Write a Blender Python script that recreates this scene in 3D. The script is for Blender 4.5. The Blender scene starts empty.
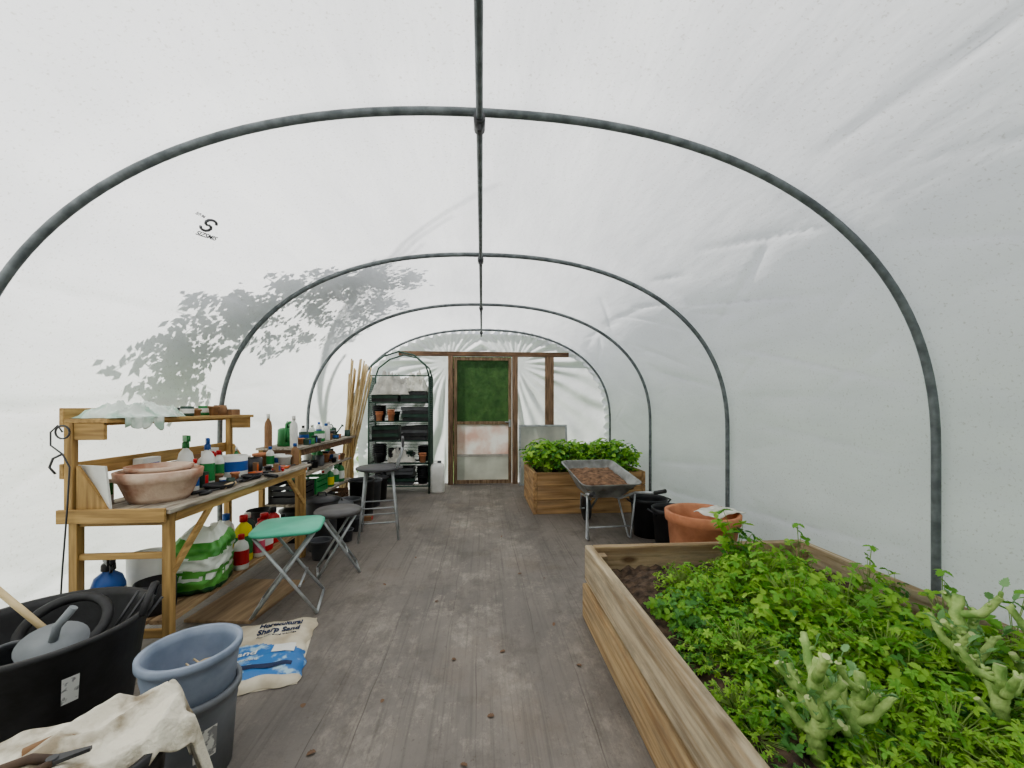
import bpy, math, random
from mathutils import Vector, Matrix, noise, Quaternion
R=random.Random(7)
SC=bpy.context.scene
COL=SC.collection
pi=math.pi
try:
    SC.view_settings.view_transform='AgX'
    SC.view_settings.look='AgX - Medium High Contrast'
except Exception: pass

# ------------------------------------------------------------ materials
def s2l(v):
    v=v/255.0
    return v/12.92 if v<=.04045 else ((v+.055)/1.055)**2.4
def L(c): return (s2l(c[0]),s2l(c[1]),s2l(c[2]),1)
MC={}
def M(name,c1,c2=None,rough=.6,metal=0.,scale=6.,stretch=(1,1,1),bump=0.,bscale=60.,trans=0.,lo=.35,hi=.65,detail=5,translucent=0.,wood=False,grey=.75):
    if name in MC: return MC[name]
    m=bpy.data.materials.new(name); m.use_nodes=True
    nt=m.node_tree; n=nt.nodes; l=nt.links
    p=n['Principled BSDF']; out=n['Material Output']
    p.inputs['Roughness'].default_value=rough; p.inputs['Metallic'].default_value=metal
    if c2 is None: c2=tuple(x*.82 for x in c1)
    tc=n.new('ShaderNodeTexCoord'); mp=n.new('ShaderNodeMapping'); mp.inputs['Scale'].default_value=stretch
    l.new(tc.outputs['Object'],mp.inputs['Vector'])
    nz=n.new('ShaderNodeTexNoise'); nz.inputs['Scale'].default_value=scale; nz.inputs['Detail'].default_value=detail
    l.new(mp.outputs[0],nz.inputs['Vector'])
    cr=n.new('ShaderNodeValToRGB'); e=cr.color_ramp.elements
    e[0].position=lo; e[0].color=L(c2); e[1].position=hi; e[1].color=L(c1)
    l.new(nz.outputs['Fac'],cr.inputs['Fac']); col=cr.outputs[0]
    if wood:
        vo=n.new('ShaderNodeTexVoronoi'); vo.inputs['Scale'].default_value=2.6
        mp3=n.new('ShaderNodeMapping'); mp3.inputs['Scale'].default_value=tuple(.9 if s<2 else 2.2 for s in stretch)
        l.new(tc.outputs['Object'],mp3.inputs['Vector']); l.new(mp3.outputs[0],vo.inputs['Vector'])
        k=n.new('ShaderNodeValToRGB'); e=k.color_ramp.elements
        e[0].position=.07; e[0].color=(.22,.14,.08,1); e[1].position=.15; e[1].color=(1,1,1,1)
        l.new(vo.outputs['Distance'],k.inputs['Fac'])
        q=n.new('ShaderNodeMix'); q.data_type='RGBA'; q.blend_type='MULTIPLY'; q.inputs[0].default_value=.85
        l.new(col,q.inputs[6]); l.new(k.outputs[0],q.inputs[7])
        nw=n.new('ShaderNodeTexNoise'); nw.inputs['Scale'].default_value=4; nw.inputs['Detail'].default_value=9; nw.inputs['Roughness'].default_value=.75
        mp4=n.new('ShaderNodeMapping'); mp4.inputs['Scale'].default_value=tuple(.5 if s<2 else 2.5 for s in stretch)
        l.new(tc.outputs['Object'],mp4.inputs['Vector']); l.new(mp4.outputs[0],nw.inputs['Vector'])
        k2=n.new('ShaderNodeValToRGB'); e=k2.color_ramp.elements
        e[0].position=.45; e[0].color=(0,0,0,1); e[1].position=.66; e[1].color=(grey,grey,grey,1)
        l.new(nw.outputs['Fac'],k2.inputs['Fac'])
        q2=n.new('ShaderNodeMix'); q2.data_type='RGBA'; q2.inputs[7].default_value=L((146,132,114))
        l.new(k2.outputs[0],q2.inputs[0]); l.new(q.outputs[2],q2.inputs[6]); col=q2.outputs[2]
    l.new(col,p.inputs['Base Color'])
    if trans: p.inputs['Transmission Weight'].default_value=trans
    if bump:
        nb=n.new('ShaderNodeTexNoise'); nb.inputs['Scale'].default_value=bscale; nb.inputs['Detail'].default_value=4
        l.new(mp.outputs[0],nb.inputs['Vector'])
        b=n.new('ShaderNodeBump'); b.inputs['Strength'].default_value=bump; b.inputs['Distance'].default_value=.01
        l.new(nb.outputs['Fac'],b.inputs['Height']); l.new(b.outputs[0],p.inputs['Normal'])
    if translucent:
        t=n.new('ShaderNodeBsdfTranslucent'); l.new(col,t.inputs['Color'])
        mx=n.new('ShaderNodeMixShader'); mx.inputs[0].default_value=translucent
        l.new(p.outputs[0],mx.inputs[1]); l.new(t.outputs[0],mx.inputs[2]); l.new(mx.outputs[0],out.inputs['Surface'])
    MC[name]=m; return m

def film_material():
    m=bpy.data.materials.new('polythene_film'); m.use_nodes=True
    nt=m.node_tree; n=nt.nodes; l=nt.links; n.clear()
    out=n.new('ShaderNodeOutputMaterial')
    geo=n.new('ShaderNodeNewGeometry')
    mp=n.new('ShaderNodeMapping'); mp.inputs['Scale'].default_value=(1.,.35,1.)
    l.new(geo.outputs['Position'],mp.inputs['Vector'])
    nz=n.new('ShaderNodeTexNoise'); nz.inputs['Scale'].default_value=1.4; nz.inputs['Detail'].default_value=7; nz.inputs['Roughness'].default_value=.6
    l.new(mp.outputs[0],nz.inputs['Vector'])
    cr=n.new('ShaderNodeValToRGB'); e=cr.color_ramp.elements
    e[0].position=.3; e[0].color=(.70,.712,.73,1); e[1].position=.65; e[1].color=(.84,.85,.86,1)
    l.new(nz.outputs['Fac'],cr.inputs['Fac'])
    nd=n.new('ShaderNodeTexNoise'); nd.inputs['Scale'].default_value=90; nd.inputs['Detail'].default_value=3
    l.new(geo.outputs['Position'],nd.inputs['Vector'])
    cr2=n.new('ShaderNodeValToRGB'); e=cr2.color_ramp.elements
    e[0].position=.28; e[0].color=(.72,.7,.66,1); e[1].position=.40; e[1].color=(1,1,1,1)
    l.new(nd.outputs['Fac'],cr2.inputs['Fac'])
    mu=n.new('ShaderNodeMix'); mu.data_type='RGBA'; mu.blend_type='MULTIPLY'; mu.inputs[0].default_value=.8
    l.new(cr.outputs[0],mu.inputs[6]); l.new(cr2.outputs[0],mu.inputs[7])
    mp2=n.new('ShaderNodeMapping'); mp2.inputs['Scale'].default_value=(1.2,.4,1.2); mp2.inputs['Rotation'].default_value=(.5,0,0)
    l.new(geo.outputs['Position'],mp2.inputs['Vector'])
    nw=n.new('ShaderNodeTexNoise'); nw.inputs['Scale'].default_value=4; nw.inputs['Detail'].default_value=4
    l.new(mp2.outputs[0],nw.inputs['Vector'])
    b=n.new('ShaderNodeBump'); b.inputs['Strength'].default_value=.3; b.inputs['Distance'].default_value=.05
    l.new(nw.outputs['Fac'],b.inputs['Height'])
    d=n.new('ShaderNodeBsdfDiffuse'); t=n.new('ShaderNodeBsdfTranslucent'); g=n.new('ShaderNodeBsdfGlossy')
    g.inputs['Roughness'].default_value=.3
    for s in (d,t): l.new(mu.outputs[2],s.inputs['Color'])
    for s in (d,t,g): l.new(b.outputs[0],s.inputs['Normal'])
    mx=n.new('ShaderNodeMixShader'); mx.inputs[0].default_value=.66
    l.new(d.outputs[0],mx.inputs[1]); l.new(t.outputs[0],mx.inputs[2])
    m2=n.new('ShaderNodeMixShader'); m2.inputs[0].default_value=.07
    l.new(mx.outputs[0],m2.inputs[1]); l.new(g.outputs[0],m2.inputs[2]); l.new(m2.outputs[0],out.inputs['Surface'])
    return m
FILM=film_material()

def floor_material():
    m=bpy.data.materials.new('woven_ground_matting'); m.use_nodes=True
    nt=m.node_tree; n=nt.nodes; l=nt.links; p=n['Principled BSDF']; p.inputs['Roughness'].default_value=.6
    geo=n.new('ShaderNodeNewGeometry')
    def nz(sc,det,st=(1,1,1),ro=.6):
        mp=n.new('ShaderNodeMapping'); mp.inputs['Scale'].default_value=st
        l.new(geo.outputs['Position'],mp.inputs['Vector'])
        q=n.new('ShaderNodeTexNoise'); q.inputs['Scale'].default_value=sc; q.inputs['Detail'].default_value=det; q.inputs['Roughness'].default_value=ro
        l.new(mp.outputs[0],q.inputs['Vector']); return q.outputs['Fac']
    def ramp(f,a,ca,b_,cb):
        q=n.new('ShaderNodeValToRGB'); e=q.color_ramp.elements
        e[0].position=a; e[0].color=ca; e[1].position=b_; e[1].color=cb
        l.new(f,q.inputs['Fac']); return q.outputs[0]
    def mix(a,b_,f,mode='MIX'):
        q=n.new('ShaderNodeMix'); q.data_type='RGBA'; q.blend_type=mode
        if isinstance(f,float): q.inputs[0].default_value=f
        else: l.new(f,q.inputs[0])
        for s,i in ((a,6),(b_,7)):
            if isinstance(s,tuple): q.inputs[i].default_value=s
            else: l.new(s,q.inputs[i])
        return q.outputs[2]
    def math_(op,a,b_=None):
        q=n.new('ShaderNodeMath'); q.operation=op
        for i,s in enumerate((a,b_)):
            if s is None: continue
            if isinstance(s,(int,float)): q.inputs[i].default_value=s
            else: l.new(s,q.inputs[i])
        return q.outputs[0]
    sp=n.new('ShaderNodeSeparateXYZ'); l.new(geo.outputs['Position'],sp.inputs[0])
    base=ramp(nz(1.4,8,(1,.6,1)),.32,L((104,99,95)),.70,L((142,134,126)))
    mid=math_('SUBTRACT',1.0,math_('MULTIPLY',math_('ABSOLUTE',math_('ADD',sp.outputs[0],.1)),.7))
    mid=math_('MAXIMUM',mid,.25)
    dust=ramp(nz(2.6,12,(1,.6,1),.85),.51,(0,0,0,1),.67,(.7,.7,.7,1))
    c=mix(base,L((190,180,166)),math_('MULTIPLY',dust,mid))
    dark=ramp(nz(1.7,10,(1.2,.8,1),.8),.50,(0,0,0,1),.68,(.75,.75,.75,1))
    c=mix(c,L((80,72,66)),dark)
    brown=ramp(nz(.9,8,(1,1,1),.7),.52,(0,0,0,1),.75,(.5,.5,.5,1))
    c=mix(c,L((126,108,90)),brown)
    wob=math_('MULTIPLY',math_('SUBTRACT',nz(.8,3),.5),.10)
    fr=math_('FRACT',math_('DIVIDE',math_('ADD',math_('ADD',sp.outputs[0],10.10),wob),.155))
    worn=ramp(nz(1.6,5,(3,.6,1)),.42,(0,0,0,1),.6,(1,1,1,1))
    seam=math_('MULTIPLY',math_('LESS_THAN',fr,.03),worn)
    c=mix(c,L((66,60,55)),math_('MULTIPLY',seam,.55))
    strk=ramp(nz(2.0,8,(26,.5,1),.6),.52,(0,0,0,1),.72,(.38,.38,.38,1))
    c=mix(c,L((66,61,57)),strk)
    spk=ramp(nz(22,9,(1,1,1),.88),.57,(0,0,0,1),.66,(.8,.8,.8,1))
    c=mix(c,L((80,68,57)),spk)
    l.new(c,p.inputs['Base Color'])
    b=n.new('ShaderNodeBump'); b.inputs['Strength'].default_value=.4; b.inputs['Distance'].default_value=.012
    l.new(nz(18,8),b.inputs['Height']); l.new(b.outputs[0],p.inputs['Normal'])
    return m
FLOORM=floor_material()

PIPE=M('galvanised_pipe',(122,128,130),(90,96,98),rough=.5,metal=.15,scale=20)
PC1,PC2=(196,162,106),(142,112,70)
WOODX=M('worn_pine_across',PC1,PC2,rough=.65,scale=4,stretch=(1,12,12),lo=.3,hi=.7,detail=8)
WOODY=M('worn_pine_along',PC1,PC2,rough=.65,scale=4,stretch=(12,1,12),lo=.3,hi=.7,detail=8)
WOODZ=M('worn_pine_upright',PC1,PC2,rough=.65,scale=4,stretch=(12,12,1),lo=.3,hi=.7,detail=8)
GREYWOOD=M('weathered_worktop',(180,172,158),(120,110,98),rough=.75,scale=4,stretch=(10,1.6,10),bump=.2,detail=9)
BEDY=M('weathered_larch_along',(226,210,180),(176,150,116),rough=.8,scale=2.6,stretch=(16,.6,14),bump=.9,lo=.36,hi=.60,detail=12,wood=True,grey=.75)
BEDY2=M('stained_larch_along',(222,194,150),(172,136,94),rough=.8,scale=2.6,stretch=(16,.6,14),bump=.9,lo=.36,hi=.60,detail=12,wood=True,grey=.55)
BEDX=M('raw_larch_across',(210,186,150),(156,128,94),rough=.8,scale=2.6,stretch=(.6,16,14),bump=.9,lo=.36,hi=.60,detail=12,wood=True,grey=.7)
DKWOODX=M('brown_timber_across',(134,104,80),(88,68,52),rough=.75,scale=4,stretch=(1,12,12))
DKWOODZ=M('brown_timber_upright',(148,120,96),(98,78,62),rough=.75,scale=4,stretch=(12,12,1))
PLANTX=M('planter_timber_across',(190,154,110),(142,110,76),rough=.7,scale=3,stretch=(.8,9,8),detail=8,wood=True,grey=.3)
PLANTY=M('planter_timber_along',(190,154,110),(142,110,76),rough=.7,scale=3,stretch=(9,.8,8),detail=8,wood=True,grey=.3)
SOIL=M('dark_soil',(106,88,72),(56,46,38),rough=.95,scale=26,bump=.9,bscale=50)
TERRA=M('terracotta',(208,148,114),(178,118,86),rough=.8,scale=9,bump=.1)
TERRAD=M('limed_terracotta',(216,194,176),(168,124,102),rough=.85,scale=6,bump=.2,lo=.40,hi=.62,detail=10)
BLACK=M('black_plastic',(52,52,55),(34,34,37),rough=.4,scale=8)
BLACKR=M('black_rubber',(58,58,60),(42,41,42),rough=.6,scale=12,bump=.1)
DGREY=M('dark_grey_plastic',(100,102,106),(76,78,82),rough=.45)
MGREY=M('steel_grey_plastic',(132,136,142),(106,110,116),rough=.5)
BLUEG=M('blue_grey_plastic',(146,156,174),(120,132,150),rough=.5,scale=10)
WHITE=M('white_plastic',(232,232,228),(210,210,206),rough=.45)
WCLOTH=M('white_cloth',(232,231,222),(192,190,178),rough=.9,scale=12,bump=.3)
CREAM=M('dirty_cream_cloth',(224,218,202),(150,138,118),rough=.95,scale=12,bump=.6,bscale=90,lo=.40,hi=.56,detail=10)
GREYM=M('grey_metal',(184,188,190),(154,158,160),rough=.35,metal=.2,scale=14)
DMETAL=M('dark_metal',(88,88,90),(62,62,64),rough=.4,metal=.3)
TURQ=M('turquoise_vinyl',(96,188,158),(78,168,140),rough=.45,scale=5)
GREENP=M('green_plastic',(58,140,80),(42,114,60),rough=.4)
DGREEN=M('dark_green_coating',(52,80,68),(36,60,50),rough=.45)
RED=M('red_plastic',(206,44,46),(172,34,38),rough=.4)
YEL=M('yellow_plastic',(228,216,66),(202,188,48),rough=.4)
BLUE=M('blue_plastic',(48,96,172),(36,78,144),rough=.4)
ORNG=M('orange_plastic',(220,112,52),(196,92,40),rough=.45)
PINK=M('pink_print',(220,100,126),(198,80,108),rough=.5)
BROWN=M('brown_card',(160,126,96),(130,100,74),rough=.85)
CANE=M('bamboo_cane',(222,202,162),(180,156,114),rough=.6,scale=8,stretch=(1,1,.6))
LEAF=[M('leaf_bright',(186,222,104),(134,184,68),rough=.5,scale=5,translucent=.4),
      M('leaf_mid',(148,202,88),(104,160,60),rough=.5,scale=5,translucent=.4),
      M('leaf_deep',(98,156,74),(70,120,54),rough=.5,scale=5,translucent=.3),
      M('leaf_bluish',(150,190,132),(116,160,100),rough=.5,scale=5,translucent=.25)]
STEM=M('green_stem',(166,192,112),(134,160,88),rough=.6)
STALK=M('pale_stalk',(182,204,132),(118,152,80),rough=.75,scale=18,bump=.7,bscale=40,lo=.4,hi=.6,detail=8)
CUT=M('cut_stalk_face',(200,208,156),(172,184,128),rough=.8)
BARK=M('bark',(96,80,64),(62,50,40),rough=.9,bump=.5)

# ------------------------------------------------------------ geometry
class G:
    def __init__(s): s.v=[]; s.f=[]; s.mi=[]; s.sm=[]
    def add(s,vs,fs,mi=0,sm=False):
        o=len(s.v); s.v.extend([tuple(v) for v in vs])
        for f in fs: s.f.append(tuple(i+o for i in f)); s.mi.append(mi); s.sm.append(sm)
    def box(s,c,d,rot=None,mi=0):
        c=Vector(c); x,y,z=d[0]/2,d[1]/2,d[2]/2
        vs=[Vector(p) for p in ((-x,-y,-z),(x,-y,-z),(x,y,-z),(-x,y,-z),(-x,-y,z),(x,-y,z),(x,y,z),(-x,y,z))]
        if rot is not None:
            if isinstance(rot,(int,float)): rot=Matrix.Rotation(rot,3,'Z')
            vs=[rot@v for v in vs]
        s.add([v+c for v in vs],[(0,3,2,1),(4,5,6,7),(0,1,5,4),(1,2,6,5),(2,3,7,6),(3,0,4,7)],mi); return s
    def bx(s,x0,x1,y0,y1,z0,z1,mi=0):
        return s.box(((x0+x1)/2,(y0+y1)/2,(z0+z1)/2),(x1-x0,y1-y0,z1-z0),None,mi)
    def tube(s,pts,r,seg=8,mi=0,closed=False,cap=True,capmi=None):
        pts=[Vector(p) for p in pts]; n=len(pts)
        rr=r if isinstance(r,(list,tuple)) else [r]*n
        T=[]
        for i in range(n):
            if closed: t=pts[(i+1)%n]-pts[i-1]
            else: t=pts[min(i+1,n-1)]-pts[max(i-1,0)]
            T.append(t.normalized() if t.length>1e-9 else Vector((0,0,1)))
        a=Vector((0,0,1)) if abs(T[0].z)<.9 else Vector((1,0,0))
        u=T[0].cross(a).normalized(); vs=[]
        for i in range(n):
            if i: u=(T[i-1].rotation_difference(T[i]))@u
            u=(u-T[i]*u.dot(T[i])).normalized()
            w=T[i].cross(u)
            for k in range(seg):
                an=2*pi*k/seg; vs.append(pts[i]+(u*math.cos(an)+w*math.sin(an))*rr[i])
        fs=[]
        for i in range(n if closed else n-1):
            j=(i+1)%n
            for k in range(seg):
                k2=(k+1)%seg; fs.append((i*seg+k,i*seg+k2,j*seg+k2,j*seg+k))
        s.add(vs,fs,mi,True)
        if cap and not closed:
            o=len(s.v)-len(vs); cm=mi if capmi is None else capmi
            s.f.append(tuple(o+k for k in reversed(range(seg)))); s.mi.append(mi); s.sm.append(False)
            s.f.append(tuple(o+(n-1)*seg+k for k in range(seg))); s.mi.append(cm); s.sm.append(False)
        return s
    def lathe(s,prof,c=(0,0,0),seg=28,mi=0,sx=1,sy=1,rot=None,sm=True,power=None):
        c=Vector(c); vs=[]; fs=[]
        for (r,z) in prof:
            for k in range(seg):
                an=2*pi*k/seg; ca,sa=math.cos(an),math.sin(an)
                if power:
                    ca=math.copysign(abs(ca)**(2/power),ca); sa=math.copysign(abs(sa)**(2/power),sa)
                v=Vector((r*sx*ca,r*sy*sa,z))
                if rot is not None: v=rot@v
                vs.append(v+c)
        for i in range(len(prof)-1):
            for k in range(seg):
                k2=(k+1)%seg; fs.append((i*seg+k,i*seg+k2,(i+1)*seg+k2,(i+1)*seg+k))
        s.add(vs,fs,mi,sm); o=len(s.v)-len(vs)
        if prof[0][0]>1e-5: s.f.append(tuple(o+k for k in reversed(range(seg)))); s.mi.append(mi); s.sm.append(False)
        if prof[-1][0]>1e-5: s.f.append(tuple(o+(len(prof)-1)*seg+k for k in range(seg))); s.mi.append(mi); s.sm.append(False)
        return s
    def grid(s,fn,nu,nv,mi=0,sm=True,mfn=None):
        vs=[fn(i/nu,j/nv) for j in range(nv+1) for i in range(nu+1)]
        o=len(s.v); s.v.extend([tuple(v) for v in vs])
        for j in range(nv):
            for i in range(nu):
                a=o+j*(nu+1)+i
                s.f.append((a,a+1,a+nu+2,a+nu+1)); s.mi.append(mfn((i+.5)/nu,(j+.5)/nv) if mfn else mi); s.sm.append(sm)
        return s
    def leaf(s,b,d,up,Ln,W,mi=0):
        d=d.normalized(); sd=d.cross(up)
        if sd.length<1e-4: sd=Vector((1,0,0))
        sd.normalize(); n=sd.cross(d)
        s.add([b,b+d*Ln*.5+sd*W/2+n*Ln*.1,b+d*Ln-n*Ln*.06,b+d*Ln*.5-sd*W/2+n*Ln*.1,b+d*Ln*.5],[(0,4,1),(1,4,2),(2,4,3),(3,4,0)],mi,True)
    def leaflet(s,b,d,up,Ln,W,mi=0,rn=R):
        d=d.normalized(); sd=d.cross(up)
        if sd.length<1e-4: sd=Vector((1,0,0))
        sd.normalize(); n=sd.cross(d)
        prof=[(.12,.28),(.3,.46),(.36,.34),(.55,.5),(.6,.36),(.78,.36),(.8,.22),(1.0,.0)]
        vs=[b]; k=rn.uniform(.1,.35)
        for (a,w) in prof: vs.append(b+d*Ln*a+sd*W*w+n*(Ln*(k*w-.15*a*a)))
        for (a,w) in reversed(prof[:-1]): vs.append(b+d*Ln*a-sd*W*w+n*(Ln*(k*w-.15*a*a)))
        vs.append(b+d*Ln*.5-n*Ln*.03); c=len(vs)-1
        fs=[(c,i,(i+1)%c) for i in range(c)]
        s.add(vs,fs,mi,True)
    def obj(s,name,mats,parent=None,bevel=0,sub=0,label=None,loc=None,rot=None,solid=0):
        me=bpy.data.meshes.new(name); me.from_pydata(s.v,[],s.f)
        if not isinstance(mats,(list,tuple)): mats=[mats]
        for m in mats: me.materials.append(m)
        me.polygons.foreach_set('material_index',s.mi); me.polygons.foreach_set('use_smooth',s.sm); me.update()
        o=bpy.data.objects.new(name,me); COL.objects.link(o)
        if parent: o.parent=parent
        if loc is not None: o.location=loc
        if rot is not None: o.rotation_euler=rot if isinstance(rot,(tuple,list)) else (0,0,rot)
        if solid:
            q=o.modifiers.new('s','SOLIDIFY'); q.thickness=solid; q.offset=0
        if bevel:
            q=o.modifiers.new('b','BEVEL'); q.width=bevel; q.segments=2; q.limit_method='ANGLE'; q.angle_limit=.7
        if sub:
            q=o.modifiers.new('u','SUBSURF'); q.levels=sub; q.render_levels=sub
        if label: o['label']=label
        return o
def tag(o,label,cat,group=None,kind=None):
    o['label']=label; o['category']=cat
    if group: o['group']=group
    if kind: o['kind']=kind
    return o
def E(name,label,cat,loc,rot=0,group=None):
    e=bpy.data.objects.new(name,None); e.empty_display_size=.1; COL.objects.link(e)
    e.location=loc; e.rotation_euler=rot if isinstance(rot,(tuple,list)) else (0,0,rot)
    return tag(e,label,cat,group)
def dup(src,loc,rot=0,scale=1,label=None):
    n=src.copy(); COL.objects.link(n); n.location=loc
    n.rotation_euler=rot if isinstance(rot,(tuple,list)) else (0,0,rot)
    n.scale=(scale,)*3
    for ch in list(src.children):
        c=ch.copy(); c.parent=n; COL.objects.link(c)
    if label: n['label']=label
    return n
def text(body,size,mat,parent,mtx,name='lettering',conform=None,bold=0):
    cu=bpy.data.curves.new('t','FONT'); cu.body=body; cu.size=size; cu.align_x='CENTER'; cu.align_y='CENTER'; cu.extrude=.0006; cu.offset=bold
    to=bpy.data.objects.new('t',cu); COL.objects.link(to)
    bpy.context.view_layer.update()
    me=bpy.data.meshes.new_from_object(to.evaluated_get(bpy.context.evaluated_depsgraph_get()))
    bpy.data.objects.remove(to)
    me.transform(mtx)
    if conform:
        for v in me.vertices: v.co.z=conform(v.co.x,v.co.y)+v.co.z
    me.materials.clear(); me.materials.append(mat)
    o=bpy.data.objects.new(name,me); COL.objects.link(o)
    if parent: o.parent=parent
    return o
def arc(c,r,a0,a1,n,ax='xz'):
    out=[]
    for i in range(n+1):
        a=a0+(a1-a0)*i/n; x,y=r*math.cos(a),r*math.sin(a)
        out.append({'xz':(c[0]+x,c[1],c[2]+y),'xy':(c[0]+x,c[1]+y,c[2]),'yz':(c[0],c[1]+x,c[2]+y)}[ax])
    return out

# ------------------------------------------------------------ tunnel shell
CX=.03
def profile(hw,top,z0=1.05,nw=14,na=84,n=2.3):
    pts=[(CX-hw,z0*i/nw) for i in range(nw)]
    for i in range(na+1):
        a=pi-pi*i/na; c_,s_=math.cos(a),math.sin(a)
        pts.append((CX+hw*math.copysign(abs(c_)**(2/n),c_),z0+(top-z0)*abs(s_)**(2/n)))
    pts+= [(CX+hw,z0*(nw-1-i)/nw) for i in range(nw)]
    return pts
def shell_z(x,hw=2.06,top=2.52,z0=1.05,n=2.3):
    q=min(1,abs(x-CX)/hw); return z0+(top-z0)*(1-q**n)**(1/n)
FP=profile(2.06,2.52,nw=40,na=230)
ARC=[0]
for i in range(1,len(FP)): ARC.append(ARC[-1]+math.hypot(FP[i][0]-FP[i-1][0],FP[i][1]-FP[i-1][1]))
SL=ARC[-1]
HOOPY=[1.67,3.22,4.77,6.32]
CR=[]
rc=random.Random(21)
for k in range(84):
    side=rc.choice((0,1,1)); s=rc.uniform(.2,2.6); hy=rc.choice((.15,1.67,1.67,3.22,3.22,4.77,4.77,6.3)); sg=rc.choice((-1,1)); ln=rc.uniform(.4,1.3); an=rc.uniform(-.55,.55)
    yv=hy+sg*.05; s=s if side==0 else SL-s
    CR.append((s,yv,s+math.sin(an)*ln,yv+sg*math.cos(an)*ln,rc.uniform(.012,.026)))
CR+=[(SL-1.9,2.0,SL-2.2,3.1,.045),(SL-1.0,1.8,SL-1.15,3.1,.04),(SL-1.7,.8,SL-2.05,1.6,.035),(SL-.75,3.3,SL-.6,4.7,.045),(1.2,1.4,1.35,3.1,.03),(1.75,1.5,1.9,2.9,.025),(SL-.55,1.8,SL-.42,3.2,.05),(SL-1.4,3.3,SL-1.75,4.7,.045),(SL-1.35,1.75,SL-1.75,3.0,.045),(SL-.4,3.3,SL-.3,4.7,.04)]
def crease(p,s):
    v=0; y=p[1]
    for s0,y0,s1,y1,am in CR:
        if y<min(y0,y1)-.1 or y>max(y0,y1)+.1: continue
        ds,dy=s1-s0,y1-y0; l2=ds*ds+dy*dy; t=((s-s0)*ds+(y-y0)*dy)/l2
        if t<=0 or t>=1: continue
        d=((s-s0)*dy-(y-y0)*ds)/math.sqrt(l2)
        if abs(d)<.12:
            env=math.sin(pi*t)**.6
            v+=am*.7*env*(math.exp(-abs(d)/.014) if d>0 else math.exp(-abs(d)/.032))
    low=max(0,1-min(s,SL-s)/.9)
    if low>0: v+=low*.03*noise.noise(Vector((y*4,min(s,SL-s)*1.5,p[0])))
    v+=.012*noise.noise(Vector((y*.9,s*1.3,4)))
    return v
def film_pt(i,y):
    x,z=FP[i]
    dirx=CX-x; dz=.9-z if z>.9 else 0
    l=math.hypot(dirx,dz) or 1
    d=min(abs(y-h) for h in HOOPY+[.12,-1.43])
    k=min(1,d/.15)
    w=min(crease((x,y,z),ARC[i])*k-.022*k,.05)
    if y>6.36: w+=.03*math.sin(ARC[i]*44+3*noise.noise(Vector((ARC[i]*3,0,0))))*min(1,(y-6.36)/.2)+.01
    return (x+dirx/l*w, y, z+dz/l*w)
def film_part(name,i0,i1):
    g=G(); ny=360; y0,y1=-1.5,6.80
    g.grid(lambda u,v: film_pt(i0+int(round(u*(i1-i0))),y0+(y1-y0)*v),i1-i0,ny)
    o=g.obj(name,FILM); o['kind']='structure'
    tag(o,'milky white polythene film stretched over the tunnel hoops','tunnel cover'); return o
NP=len(FP)-1
film_part('wall_left',0,96); CEIL=film_part('ceiling',96,NP-96); film_part('wall_right',NP-96,NP)

def end_wall(name,y,door):
    g=G(); st=.018; ids={}
    nx=int(4.14/st)+1
    def vid(i,j):
        k=(i,j)
        if k not in ids:
            x=-2.06+st*i; z=st*j
            px=.6 if x>0 else -.6
            a=math.atan2(z-2.0,(x-px)*(1 if x>0 else -1)+.05)
            r=math.hypot(x-px,z-2.0)
            f=min(1,max(0,r-.1)*2)
            w=.024*f*math.sin(a*27+2.5*noise.noise(Vector((x*1.5,z*1.5,2))))+.016*f*math.sin(a*15+1)
            w+=.014*noise.noise(Vector((x*2,z*2,8)))
            if abs(x)<.62 and z<2.2: w*=.15
            ids[k]=len(g.v); g.v.append((x,y+w,z))
        return ids[k]
    for i in range(nx):
        for j in range(int(2.5/st)):
            cx_,cz_=-2.06+st*(i+.5),st*(j+.5)
            ok=abs(cx_-CX)<2.06 and cz_<shell_z(cx_)+.03
            if door and -.5<cx_<.5 and cz_<2.1: ok=False
            if ok:
                g.f.append((vid(i,j),vid(i+1,j),vid(i+1,j+1),vid(i,j+1))); g.mi.append(0); g.sm.append(True)
    o=g.obj(name,FILM); o['kind']='structure'; tag(o,'wrinkled white polythene closing the tunnel end','tunnel end wall')
end_wall('wall_back',6.71,True); end_wall('wall_front',-1.46,False)

g=G(); g.bx(-2.03,2.09,-1.5,6.75,-.02,0); fl=g.obj('floor',FLOORM); fl['kind']='structure'; tag(fl,'dark grey woven ground matting dusted with soil','floor')
g=G(); g.bx(-14,14,-10,20,-.1,-.03)
o=g.obj('lawn',M('lawn',(104,134,70),(74,100,48),rough=.9,scale=3)); tag(o,'mown grass around the outside of the tunnel','lawn',kind='stuff')

HP=profile(2.03,2.48,nw=6,na=64)
for k,y in enumerate(HOOPY+[.12]):
    e=E('tunnel_hoop','grey galvanised steel hoop holding up the polythene','hoop',(CX,y,0),group='steel tunnel hoops')
    g=G(); g.tube([(x-CX,0,z) for x,z in HP],.017,10); g.obj('pipe',PIPE,e)
    g=G(); g.tube([(-.04,-.04,2.435),(-.04,.04,2.435)],.024,10); g.box((-.04,0,2.458),(.03,.03,.05)); g.box((-.04,-.028,2.408),(.016,.01,.05)); g.obj('clamp',DMETAL,e)
g=G(); g.tube([(0,y,2.435) for y in (-1.45,1,3,5,6.64)],.014,10); o=g.obj('ridge_pole',PIPE,loc=(-.01,0,0)); tag(o,'long grey steel ridge pole running under the hoops','pole')

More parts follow.
